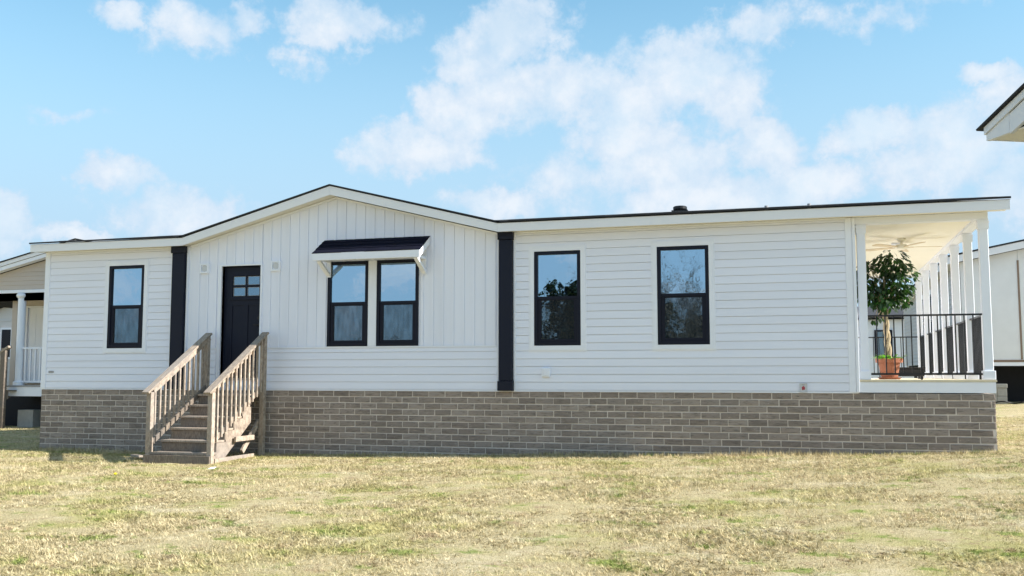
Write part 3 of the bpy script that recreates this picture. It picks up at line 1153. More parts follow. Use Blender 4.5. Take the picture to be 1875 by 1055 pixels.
# --- brick skirting
def skirting():
    m = MB()
    m.box(0.005, XP - 0.02, 0.0, 0.09, -1.5, -0.014)
    m.box(0.005, 0.09, 0.092, DEPTH, -1.5, -0.014)
    m.box(XP - 0.11, XP - 0.02, 0.092, DEPTH, -1.5, -0.014)
    m.box(0.005, XP - 0.02, DEPTH + 0.002, DEPTH + 0.09, -1.5, -0.014)
    sk = m.build('skirting', mortar_m, house)
    P, BL, J = 0.1040, 0.298, 0.0150
    org = ORG[house.name]
    variants = []

    def brick_geo(m, L, H, x, z, yb, seed):
        r = random.Random(seed)
        y0 = yb - 0.006 - r.uniform(0, 0.005)
        c = 0.008
        jx = [r.uniform(-0.003, 0.003) for _ in range(4)]
        jz = [r.uniform(-0.0035, 0.0035) for _ in range(4)]
        b = [(x + jx[0], z + jz[0]), (x + L + jx[1], z + jz[1]), (x + L + jx[2], z + H + jz[2]), (x + jx[3], z + H + jz[3])]
        q = [(b[0][0] + c, b[0][1] + c), (b[1][0] - c, b[1][1] + c), (b[2][0] - c, b[2][1] - c), (b[3][0] + c, b[3][1] - c)]
        i = len(m.v)
        m.v += [(p[0], yb, p[1]) for p in b]
        m.v += [(p[0], y0 + 0.003, p[1]) for p in b]
        m.v += [(p[0], y0 + r.uniform(-0.002, 0.002), p[1]) for p in q]
        for k in range(4):
            l = (k + 1) % 4
            m.f.append((i + k, i + l, i + 4 + l, i + 4 + k))
            m.f.append((i + 4 + k, i + 4 + l, i + 8 + l, i + 8 + k))
        m.f.append((i + 8, i + 9, i + 10, i + 11))
    spots = []
    rows = 12
    xe = XP - 0.02
    for r in range(rows):
        z = -0.016 - P * (r + 1) + J
        x = 0.006 - (0.155 if r % 2 else 0.0) - (r * 0.037 % 0.08)
        while x < xe - 0.02:
            a, b = max(x, 0.006), min(x + BL - J, xe)
            if b - a > 0.03 and z + P > gz(0.5 * (a + b), 0) - 0.02:
                spots.append((a, b, z))
            x += BL
    cl = Vector(cam.location)
    spots.sort(key=lambda s: (Vector((0.5 * (s[0] + s[1]), 0, s[2])) - cl).length)
    full = BL - J
    for k in range(8):
        m = MB()
        brick_geo(m, full, P - J, 0, 0, 0.001, 100 + k)
        variants.append(m.mesh('brick', brick_m))
    for n, (a, b, z) in enumerate(spots[:296]):
        if b - a > full - 0.004:
            me = variants[random.randrange(8)]
        else:
            m = MB()
            brick_geo(m, b - a, P - J, 0, 0, 0.001, n)
            me = m.mesh('brick', brick_m)
        o = bpy.data.objects.new('brick', me)
        S.collection.objects.link(o)
        o.parent = sk
        o.location = Vector((a, 0, z)) - org
    m = MB()
    for n, (a, b, z) in enumerate(spots[296:]):
        brick_geo(m, b - a, P - J, a, z, 0.001, 1000 + n)
    # the two end walls in the same bond
    for X, sgn in ((0.005, -1), (XP - 0.02, 1)):
        mm = MB()
        for r in range(rows):
            z = -0.016 - P * (r + 1) + J
            y = 0.0 - (0.155 if r % 2 else 0.0)
            while y < DEPTH:
                a, b = max(y, 0.0), min(y + full, DEPTH)
                if b - a > 0.03:
                    brick_geo(mm, b - a, P - J, a, z, 0.001, 3000 + int(y * 10) + r)
                y += BL
        i = len(m.v)
        m.v += [(X + sgn * (-p[1]), p[0], p[2]) for p in mm.v]
        m.f += [tuple(i + k for k in f) for f in mm.f]
    stuff(m.build('brick_courses', brick_i, sk))


skirting()


# --- porch
def porch():
    dk = MB()
    dk.box(14.985, XP, 0.03, DEPTH, 0.02, 0.150)
    root = dk.build('porch_deck', white_m, house)
    MB().box(14.995, XP, -0.018, 0.028, 0.0, 0.158).build('rim_board', white_m, root)
    y = -0.03
    n = 0
    while y < DEPTH - 0.05:
        MB().box(14.999, XP + 0.015, y, y + 0.134, 0.162, 0.192).build('deck_board', deck_m, root)
        y += 0.140
    sp = 1.493
    posts = []

    def post(xc, yc, zt, first=False):
        h = 0.062
        p = MB().box(xc - h, xc + h, yc - h, yc + h, 0.193, zt).build('porch_post', white_m, house, bevel=0.006)
        MB().box(xc - h - 0.022, xc + h + 0.022, yc - h - 0.022, yc + h + 0.022, 0.194, 0.325).build('post_base', white_m, p, bevel=0.006)
        c = MB()
        c.box(xc - h - 0.011, xc + h + 0.011, yc - h - 0.011, yc + h + 0.011, zt - 0.14, zt)
        c.box(xc - h - 0.019, xc + h + 0.019, yc - h - 0.019, yc + h + 0.019, zt - 0.05, zt - 0.03)
        c.build('post_cap', white_m, p)
        return p
    zt = 2.552
    for k in range(7):
        post(16.785, 0.085 + k * sp, zt)
    post(15.078, 0.085, zt)
    post(15.078, 0.085 + 6 * sp, zt)
    b = MB()
    b.box(14.993, XP - 0.01, 0.01, 0.17, zt + 0.002, 2.661)
    b.box(16.70, XP - 0.012, 0.172, DEPTH - 0.0, zt + 0.002, 2.661)
    b.box(14.993, 16.698, DEPTH - 0.16, DEPTH, zt + 0.002, 2.661)
    b.build('porch_beam', white_m, house)
    m = MB()
    m.box(14.995, 16.698, 0.172, DEPTH - 0.162, 2.606, 2.63)
    m.build('porch_ceiling', ceiling_m, house)
    m = MB()
    m.box(14.999, 15.03, 0.172, DEPTH - 0.17, 2.575, 2.604)
    m.build('ceiling_moulding', ceiling_m, house)
    # railings: each section a rail frame with its own balusters
    def rail(p, q):
        p, q = Vector(p), Vector(q)
        r = MB()
        r.bar(p + Vector((0, 0, 1.152)), q + Vector((0, 0, 1.152)), 0.040, 0.026)
        r.bar(p + Vector((0, 0, 0.278)), q + Vector((0, 0, 0.278)), 0.034, 0.030)
        fr = r.build('porch_railing', black_m, house)
        L = (q - p).length
        n = max(2, round(L / 0.1175))
        proto = None
        d = (q - p).normalized()
        for k in range(1, n):
            c = p + d * (L * k / n)
            if proto is None:
                proto = MB().box(-0.0085, 0.0085, -0.0085, 0.0085, 0.293, 1.139).mesh('baluster', black_m)
            o = bpy.data.objects.new('baluster', proto)
            S.collection.objects.link(o)
            o.parent = fr
            o.location = c - ORG[house.name]
        mid = p + d * (L * round(n / 2) / n)
        MB().box(mid.x - 0.012, mid.x + 0.012, mid.y - 0.012, mid.y + 0.012, 0.193, 0.262).build('rail_foot', black_m, fr)
    rail((15.142, 0.06, 0), (16.722, 0.06, 0))
    for k in range(6):
        rail((16.785, 0.15 + k * sp, 0), (16.785, 0.02 + (k + 1) * sp, 0))
    rail((15.142, 0.085 + 6 * sp, 0), (16.722, 0.085 + 6 * sp, 0))


porch()


# ------------------------------------------------------------------ things on the porch
def ceiling_fan():
    c = (15.85, 2.3, 0)
    t = thing('ceiling_fan', 'ceiling fan with oak coloured blades under the cream porch ceiling', 'ceiling fan', (c[0], c[1], 2.606))
    MB().lathe((c[0], c[1], 2.605), [(0.07, 0.0), (0.075, -0.02), (0.05, -0.05), (0.018, -0.055), (0.018, -0.10), (0.09, -0.105), (0.105, -0.13), (0.095, -0.175), (0.04, -0.19)][::-1], 20).build('motor', ceiling_m, t, smooth=True)
    for k in range(5):
        a = R(8 + 72 * k)
        d = Vector((math.cos(a), math.sin(a), 0))
        s = Vector((-math.sin(a), math.cos(a), 0.12))
        o = Vector((c[0], c[1], 2.455))
        m = MB()
        pts = [(0.16, -0.045), (0.60, -0.07), (0.66, -0.045), (0.66, 0.045), (0.60, 0.07), (0.16, 0.045)]
        i = len(m.v)
        for dz in (0, 0.008):
            for r, w in pts:
                m.v.append(tuple(o + d * r + s * w + Vector((0, 0, dz))))
        n = len(pts)
        m.f.append(tuple(range(n)))
        m.f.append(tuple(reversed(range(n, 2 * n))))
        for j in range(n):
            l = (j + 1) % n
            m.f.append((j, n + j, n + l, l))
        m.build('blade', fan_m, t)
        MB().bar(o + d * 0.08, o + d * 0.20, 0.035, 0.008).build('blade_iron', fan_m, t)
    MB().lathe((15.82, 2.9, 2.604), [(0.02, -0.03), (0.085, -0.028), (0.09, 0.0)], 18).build('porch_light', white_m, house, smooth=True)


ceiling_fan()


def leaf_geo(m, base, d, up, L, W, curl=0.15):
    d = d.normalized()
    s = d.cross(up)
    if s.length < 1e-3:
        s = d.cross(Vector((1, 0, 0)))
    s.normalize()
    n = s.cross(d)
    i = len(m.v)
    rows = [(0.0, 0.0), (0.28, 0.8), (0.6, 1.0), (0.86, 0.5), (1.0, 0.0)]
    for t, w in rows:
        c = base + d * (L * t) - n * (curl * L * t * t)
        if w == 0:
            m.v.append(tuple(c))
        else:
            m.v.append(tuple(c - s * (W * w / 2) + n * 0.12 * W * w))
            m.v.append(tuple(c + s * (W * w / 2) + n * 0.12 * W * w))
    m.f += [(i, i + 1, i + 2), (i + 1, i + 3, i + 4, i + 2), (i + 3, i + 5, i + 6, i + 4), (i + 5, i + 7, i + 6)]


def potted_ficus():
    cx, cy, z0 = 15.49, 0.95, 0.193
    t = thing('potted_ficus', 'dark leafy ficus with a pale braided trunk in a terracotta pot behind the front railing', 'potted plant', (cx, cy, z0))
    MB().lathe((cx, cy, z0 + 0.031), [(0.125, 0.0), (0.165, 0.23), (0.170, 0.232), (0.205, 0.235), (0.210, 0.30), (0.190, 0.302), (0.180, 0.26)], 28).build('pot', terra_m, t, smooth=False)
    MB().lathe((cx, cy, z0 + 0.002), [(0.15, 0.0), (0.185, 0.03), (0.17, 0.027)], 28).build('saucer', terra_m, t)
    MB().lathe((cx, cy, z0 + 0.28), [(0.183, 0.0), (0.18, 0.012)], 20).build('potting_soil', soil_m, t)
    rr = random.Random(5)
    for k in range(3):
        path, rad = [], []
        for j in range(34):
            u = j / 33
            z = z0 + 0.28 + u * 0.98
            a = 2 * math.pi * (k / 3 + 1.6 * u)
            path.append((cx - 0.045 * u + 0.030 * math.cos(a), cy + 0.030 * math.sin(a), z))
            rad.append(0.028 - 0.010 * u)
        MB().tube(path, rad, 8).build('trunk', trunkbark_m, t, smooth=True)
    # branches and leaves
    br = MB()
    lv = MB()
    top = Vector((cx - 0.045, cy, z0 + 1.24))
    clumps = [(Vector((cx - 0.30, cy - 0.05, 1.98)), 0.12, 0.12), (Vector((cx + 0.08, cy, 2.03)), 0.29, 0.23), (Vector((cx + 0.18, cy - 0.05, 1.80)), 0.26, 0.27), (Vector((cx - 0.22, cy + 0.02, 1.62)), 0.30, 0.26),
              (Vector((cx + 0.05, cy + 0.1, 1.56)), 0.30, 0.24), (Vector((cx - 0.06, cy - 0.12, 1.44)), 0.20, 0.17), (Vector((cx - 0.36, cy, 1.72)), 0.16, 0.24), (Vector((cx - 0.17, cy, 1.17)), 0.10, 0.06), (Vector((cx + 0.26, cy, 1.50)), 0.13, 0.16)]
    for c, rx, rz in clumps:
        for _ in range(5):
            e = c + Vector((rr.uniform(-1, 1) * rx * 0.7, rr.uniform(-1, 1) * rx * 0.7, rr.uniform(-0.8, 0.8) * rz))
            mid = top.lerp(e, 0.5) + Vector((rr.uniform(-0.05, 0.05), rr.uniform(-0.05, 0.05), 0.06))
            br.tube([top - Vector((0, 0, 0.05)), mid, e], [0.009, 0.006, 0.003], 5)
        n = int(1500 * rx * rz / 0.5 * 0.85)
        for _ in range(n):
            while True:
                p = Vector((rr.uniform(-1, 1), rr.uniform(-1, 1), rr.uniform(-1, 1)))
                if 0.25 < p.length < 1:
                    break
            b = c + Vector((p.x * rx, p.y * rx, p.z * rz))
            d = Vector((p.x + rr.uniform(-0.6, 0.6), p.y + rr.uniform(-0.6, 0.6), -0.55 + 0.4 * p.z + rr.uniform(-0.5, 0.3)))
            leaf_geo(lv, b, d, Vector((rr.uniform(-0.4, 0.4), rr.uniform(-0.4, 0.4), 1)), rr.uniform(0.08, 0.13), rr.uniform(0.045, 0.066), rr.uniform(0.05, 0.3))
    br.build('branches', trunkbark_m, t, smooth=True)
    stuff(lv.build('foliage', leaf_m, t, fix=False))
    h = MB()
    for _ in range(60):
        a = rr.uniform(0, 6.28)
        r = rr.uniform(0.06, 0.19)
        b = Vector((cx + r * math.cos(a), cy + r * math.sin(a), z0 + 0.30))
        d = Vector((math.cos(a) * 0.6, math.sin(a) * 0.6, rr.uniform(0.3, 1.1)))
        leaf_geo(h, b, d, Vector((0, 0, 1)), rr.uniform(0.08, 0.17), rr.uniform(0.04, 0.07), 0.4)
    stuff(h.build('underplanting', herb_m, t, fix=False))


potted_ficus()


def bench():
    t = thing('storage_bench', 'low black box bench standing on the porch deck behind the ficus pot', 'bench', (15.95, 3.2, 0.193))
    MB().box(15.62, 16.22, 3.0, 3.45, 0.24, 0.375).build('seat_box', black_m, t, bevel=0.01)
    for x in (15.64, 16.15):
        for y in (3.02, 3.38):
            MB().box(x, x + 0.05, y, y + 0.05, 0.194, 0.239).build('leg', black_m, t)
    MB().box(15.60, 16.24, 2.98, 3.47, 0.376, 0.40).build('lid', black_m, t, bevel=0.006)


bench()


# ------------------------------------------------------------------ wooden steps at the front door
def steps():
    xl, xr = 3.80, 4.965
    t = thing('wooden_steps', 'weathered wooden entry steps with slatted handrails at the navy front door', 'steps', (4.38, -0.9, -1.17))
    rise, run = 0.186, 0.255
    ztop = [-1.0 + rise * k for k in range(6)]
    y0 = -1.80
    ph = 0.045
    for k, z in enumerate(ztop):
        ya = y0 + run * k
        yb = -0.03 if k == 5 else ya + run + 0.02
        x0, x1 = (xl + 0.055, xr - 0.055)
        if k == 0:
            x0, x1 = xl - 0.05, xr + 0.045
        nb = 2 if k < 5 else 4
        w = (yb - ya) / nb
        for j in range(nb):
            if k == 0 and j == 0:
                MB().box(xl + 0.047, xr - 0.047, ya, ya + w - 0.006, z - 0.036, z).build('tread', wood_m, t, bevel=0.004)
            else:
                MB().box(max(x0, xl + 0.05) if k else xl + 0.047, min(x1, xr - 0.03), ya + j * w, ya + (j + 1) * w - 0.006, z - 0.036, z).build('tread', wood_m, t, bevel=0.004)
        MB().box(x0 + 0.004, x1 - 0.004 if k == 0 else xr - 0.06, ya + 0.026 if k else ya - 0.052, ya + 0.052 if k else ya - 0.024, (z - rise - 0.001 if k else -1.30), z - 0.040).build('riser', shadewood_m, t, bevel=0.003)  # risers use the wood copy with shade in its colour
    # saw-tooth stringers
    for x in (xl + 0.06, xr - 0.10):
        pts = []
        for k, z in enumerate(ztop):
            ya = y0 + run * k + 0.055
            if k < 5:
                pts += [(ya, z - rise - 0.04 if k else -1.25), (ya, z - 0.038)]
        pts += [(y0 + run * 5 + 0.055, ztop[4] - 0.038)]
        lower = [(y0 + run * 5 + 0.055, ztop[4] - 0.30), (y0 + 0.35, -1.25)]
        MB().prism(pts + lower, 'x', x, x + 0.038).build('stringer', wood_m, t)
    # posts
    for x, inner in ((xl, 1), (xr, -1)):
        nb = -1.765
        MB().box(x - ph, x + ph, nb - ph, nb + ph, gz(x, nb) - 0.08, -0.02).build('newel_post', wood_m, t, bevel=0.005)
        MB().box(x - ph, x + ph, -0.245, -0.155, gz(x, -0.2) - 0.08, 0.965).build('newel_post', wood_m, t, bevel=0.005)
        # cap rail (wide, sloped) and the board under it
        yA, zA, yB, zB = -1.90, -0.045, -0.14, 1.005
        sl = (zB - zA) / (yB - yA)
        MB().bar((x + inner * 0.0, yA, zA + 0.012), (x + inner * 0.0, yB, zB + 0.012), 0.135, 0.036).build('handrail', wood_m, t, bevel=0.004)
        xo = x - 0.02 if x > 4.4 else x + 0.02
        MB().bar((xo, -1.72, zA + sl * (-1.72 - yA) - 0.065), (xo, -0.15, zA + sl * (-0.15 - yA) - 0.065), 0.036, 0.085).build('side_rail', wood_m, t, bevel=0.003)
        # bottom rail
        zb = lambda y: -0.845 + sl * 1.0 * (y + 1.72)
        MB().bar((xo, -1.71, zb(-1.71)), (xo, -0.15, zb(-0.15)), 0.036, 0.085).build('bottom_rail', shadewood_m if x < 4 else wood_m, t, bevel=0.003)  # left rail coloured darker for the shadow of the right side
        n = 11
        for k in range(n):
            y = -1.625 + k * 0.1325
            xb = xo + 0.037 if x > 4.4 else xo - 0.037
            ztp = zA + sl * (y - yA) - 0.03
            zbt = zb(y) - 0.045
            MB().box(xb - 0.018, xb + 0.018, y - 0.018, y + 0.018, zbt, ztp).build('baluster', wood_m, t, bevel=0.003)
    g = gz(5.0, -1.0)
    MB().box(xr - 0.02, xr + 0.022, -1.66, -0.47, gz(xr, -1) - 0.04, gz(xr, -1) + 0.065).build('ground_runner', wood_m, t, bevel=0.003)
    MB().box(xr - 0.02, xr + 0.02, -1.05, -0.47, -0.86, -0.775).build('cross_brace', wood_m, t, bevel=0.003)
    MB().bar((xr - 0.07, -0.2, -0.55), (xr - 0.07, -0.72, -1.05), 0.036, 0.085).build('cross_brace', wood_m, t)
    MB().box(xl - 0.02, xl + 0.02, -1.6, -0.47, gz(xl, -1) - 0.04, gz(xl, -1) + 0.05).build('ground_runner', wood_m, t, bevel=0.003)


steps()


def small_things():
    z = gz(3.2, -1.3)
    b = MB()
    b.bar((2.95, -1.05, z + 0.05), (3.52, -1.58, z + 0.085), 0.09, 0.036)
    o = b.build('scrap_plank', wood_m, None, loc=(3.2, -1.3, z), bevel=0.003)
    tag(o, 'short grey scrap plank lying on the grass left of the wooden steps', 'plank')
    z = gz(5.65, -2.75)
    m = MB()
    m.poly([(5.60, -2.78, z + 0.03), (5.69, -2.76, z + 0.035), (5.70, -2.70, z + 0.06), (5.61, -2.71, z + 0.05)])
    m.poly([(5.60, -2.78, z + 0.026), (5.61, -2.71, z + 0.046), (5.70, -2.70, z + 0.056), (5.69, -2.76, z + 0.031)])
    o = m.build('paper_scrap', litter_m, None, loc=(5.65, -2.75, z))
    tag(o, 'small white scrap of paper on the lawn in front of the steps', 'litter')
    fx, fy = 4.76, -3.79
    z = gz(fx, fy)
    t = thing('dandelion', 'single yellow dandelion flower on the lawn in front of the steps', 'flower', (fx, fy, z))
    MB().tube([(fx, fy, z - 0.01), (fx + 0.004, fy, z + 0.055)], 0.003, 6).build('stem', herb_m, t)
    MB().lathe((fx + 0.004, fy, z + 0.05), [(0.008, 0), (0.024, 0.012), (0.026, 0.02), (0.012, 0.03)], 12).build('flower_head', yellow_m, t)


small_things()


# ------------------------------------------------------------------ neighbouring house on the left
def lap_wall(parent, material, x0, x1, y, z0, z1, ex=0.13, top=None):
    """boards facing the street (-Y); top(x) gives a sloping upper edge"""
    z = z0
    while z < z1 - 0.01:
        h = min(ex, z1 - z)
        a, b = x0, x1
        if top:
            while a < b and top(a) < z + h:
                a += 0.02
            while b > a and top(b) < z + h:
                b -= 0.02
        if b - a > 0.05:
            MB().prism([(y, z), (y - 0.018, z + 0.004), (y - 0.018, z + 0.010), (y - 0.0035, z + h), (y, z + h)], 'x', a, b).build('siding_board', material, parent)
        z += ex


def left_neighbour():
    t = thing('gabled_home', 'taupe gabled home with a white railed porch behind the left end of the white house', 'house', (-6, 11, -1.3))
    Y = 8.0
    pk, zs = -6.0, 0.222
    top = lambda x: 3.56 + zs * (x + 8.96) if x < pk else 3.56 + zs * (pk + 8.96) - zs * (x - pk)
    xl, xr = -12.6, 0.6
    r = MB()
    for a, b in ((xl - 0.3, pk), (pk, xr + 0.3)):
        r.prism([(a, top(a) - 0.04), (b, top(b) - 0.04), (b, top(b)), (a, top(a))], 'y', Y - 0.32, 20)
    rf = r.build('roof', shingle_m, t)
    for a, b in ((xl - 0.3, pk), (pk, xr + 0.3)):
        MB().prism([(a, top(a) - 0.15), (b, top(b) - 0.15), (b, top(b) - 0.041), (a, top(a) - 0.041)], 'y', Y - 0.30, Y - 0.275).build('rake_board', fascia_m, rf)
        MB().prism([(a, top(a) - 0.27), (b, top(b) - 0.27), (b, top(b) - 0.16), (a, top(a) - 0.16)], 'y', Y - 0.27, Y - 0.05).build('soffit', white_m, rf)
    MB().prism([(xl, 2.80), (xr, 2.80), (xr, top(xr) - 0.28), (pk, top(pk) - 0.28), (xl, top(xl) - 0.28)], 'y', Y, Y + 0.1).build('gable_wall', tan_m, t)
    lap_wall(t, tan_m, xl, -5.0, Y, 2.80, 3.60, 0.13, lambda x: top(x) - 0.29)
    MB().box(xl, xr, Y - 0.03, Y + 0.12, 2.70, 2.795).build('porch_beam', white_m, t)
    MB().box(xl, xr, Y + 0.13, 9.79, 2.72, 2.76).build('porch_ceiling', soffit_m, t)
    # back wall of the porch with a white door
    w = MB()
    w.box(-9.78, -9.62, 9.80, 19, -0.1, 2.70)
    w.box(-9.61, xr, 9.80, 9.95, 2.46, 2.70)
    w.box(-8.80, xr, 9.80, 9.95, 0.0, 2.455)
    w.build('wall', tan_m, t)
    lap_wall(t, tan_m, -9.61, -5, 9.80, 2.46, 2.70)
    d = MB().box(-9.52, -8.86, 9.84, 9.88, 0.02, 2.40).build('front_door', white_m, t)
    m = MB()
    for z0, z1 in ((0.25, 1.0), (1.15, 2.2)):
        for a, b in ((-9.44, -9.23), (-9.15, -8.94)):
            m.box(a, b, 9.832, 9.839, z0, z1)
    m.build('door_panel', white_m, d)
    m = MB()
    m.box(-9.605, -9.525, 9.78, 9.9, 0.0, 2.455)
    m.box(-8.855, -8.80, 9.78, 9.9, 0.0, 2.455)
    m.box(-9.525, -8.855, 9.78, 9.9, 2.405, 2.455)
    m.build('door_casing', white_m, d)
    MB().tube([(-8.93, 9.84, 1.0), (-8.93, 9.78, 1.0)], 0.03, 10).build('door_handle', black_m, d)
    # round porch post and square corner column
    p = MB().lathe((-8.12, Y + 0.05, 0), [(0.115, -0.03), (0.115, 2.55)], 24).build('porch_post', white_m, t, smooth=False)
    MB().lathe((-8.12, Y + 0.05, 0), [(0.13, 2.551), (0.165, 2.60), (0.165, 2.64), (0.135, 2.69)], 24).build('post_cap', white_m, p)
    MB().lathe((-8.12, Y + 0.05, 0), [(0.16, -0.035), (0.16, 0.06), (0.13, 0.09)], 24).build('post_base', white_m, p)
    MB().box(-8.71, -8.53, 8.3, 8.48, -0.034, 2.70).build('corner_column', tan_m, t)
    # deck and railing
    MB().box(-8.45, xr, Y - 0.12, 9.79, -0.075, -0.035).build('deck', greyp_m, t)
    MB().box(-8.42, xr, Y - 0.10, Y - 0.06, -0.35, -0.08).build('rim_board', white_m, t)
    MB().box(-8.42, -8.38, Y - 0.055, 9.79, -0.35, -0.08).build('rim_board', white_m, t)
    r = MB()
    r.box(-8.0, -4, Y + 0.0, Y + 0.09, 1.03, 1.085)
    r.box(-8.0, -4, Y + 0.02, Y + 0.07, 0.05, 0.10)
    rr = r.build('porch_railing', white_m, t)
    x = -7.92
    while x < -5:
        MB().box(x, x + 0.045, Y + 0.022, Y + 0.067, 0.101, 1.029).build('baluster', white_m, rr)
        x += 0.175
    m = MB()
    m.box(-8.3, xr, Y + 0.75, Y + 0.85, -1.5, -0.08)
    m.build('crawlspace_shade_panel', under_m, t)  # near-black panel added for the shade under the deck
    MB().box(-11.5, -8.301, Y + 0.9, Y + 1.0, -1.6, -0.05).build('crawlspace_shade_panel', under_m, t)  # dark panel added for the shadow behind the deck steps
    for x in (-8.2, -5.2):
        MB().box(x, x + 0.55, Y + 0.15, Y + 0.55, -1.45, -0.76).build('pier_block', concrete_m, t)


left_neighbour()


def left_steps():
    t = thing('deck_steps', 'wooden deck steps with a sloping handrail at the left edge, by the white porch post', 'steps', (-8.9, 7.7, -1.3))
    y = 7.55
    MB().box(-8.29, -8.13, y - 0.06, y + 0.06, -1.45, 1.05).build('newel_post', shadewood_m, t, bevel=0.006)
    MB().box(-9.85, -9.73, y - 0.06, y + 0.06, -1.5, 0.05).build('newel_post', shadewood_m, t, bevel=0.006)
    MB().bar((-9.9, y, 0.10), (-8.02, y, 1.09), 0.14, 0.06).build('handrail', wood_m, t)
    MB().bar((-9.8, y, -0.72), (-8.20, y, 0.18), 0.04, 0.09).build('bottom_rail', shadewood_m, t)
    for k in range(9):
        x = -9.62 + k * 0.165
        f = (x + 9.9) / 1.88
        MB().box(x - 0.02, x + 0.02, y - 0.05, y - 0.021, -0.82 + 1.06 * f, 0.07 + 0.99 * f).build('baluster', wood_m, t)
    for k in range(6):
        x = -9.8 + k * 0.29
        z = -1.12 + k * 0.19
        MB().box(x, x + 0.31, y + 0.08, y + 0.42, z - 0.04, z).build('tread', shadewood_m, t)
    MB().prism([(-9.8, -1.35), (-9.55, -1.35), (-8.1, -0.42), (-8.1, -0.16)], 'y', y + 0.065, y + 0.105).build('stringer', shadewood_m, t)


left_steps()


def far_left_house():
    t = thing('far_home', 'pale far home with dark roof edge glimpsed through the left porch', 'house', (-18, 18, -1.3))
    Y = 16
    MB().box(-24, -15.0, Y, 24, -1.3, 2.5).build('wall', greysid_m, t)
    lap_wall(t, greysid_m, -18.5, -15.0, Y, 0.0, 2.5, 0.20)
    m = MB()
    m.prism([(-24.3, 0.98), (-14.7, 3.68), (-14.7, 3.82), (-24.3, 1.12)], 'y', Y - 0.3, 24)
    rf = m.build('roof', shingle_m, t)
    MB().prism([(-24.3, 0.75), (-14.7, 3.45), (-14.7, 3.67), (-24.3, 0.97)], 'y', Y - 0.28, Y - 0.25).build('rake_board', fascia_m, rf)
    MB().prism([(-24, 2.5), (-15.0, 2.5), (-15.0, 3.4), (-18.0, 2.52)], 'y', Y + 0.01, Y + 0.1).build('gable_wall', greysid_m, t)
    f = MB().box(-16.55, -15.95, Y - 0.06, Y - 0.021, 0.9, 2.15).build('window', white_m, t)
    MB().box(-16.47, -16.03, Y - 0.066, Y - 0.0605, 0.98, 2.07).build('pane', frame_m, f)


far_left_house()


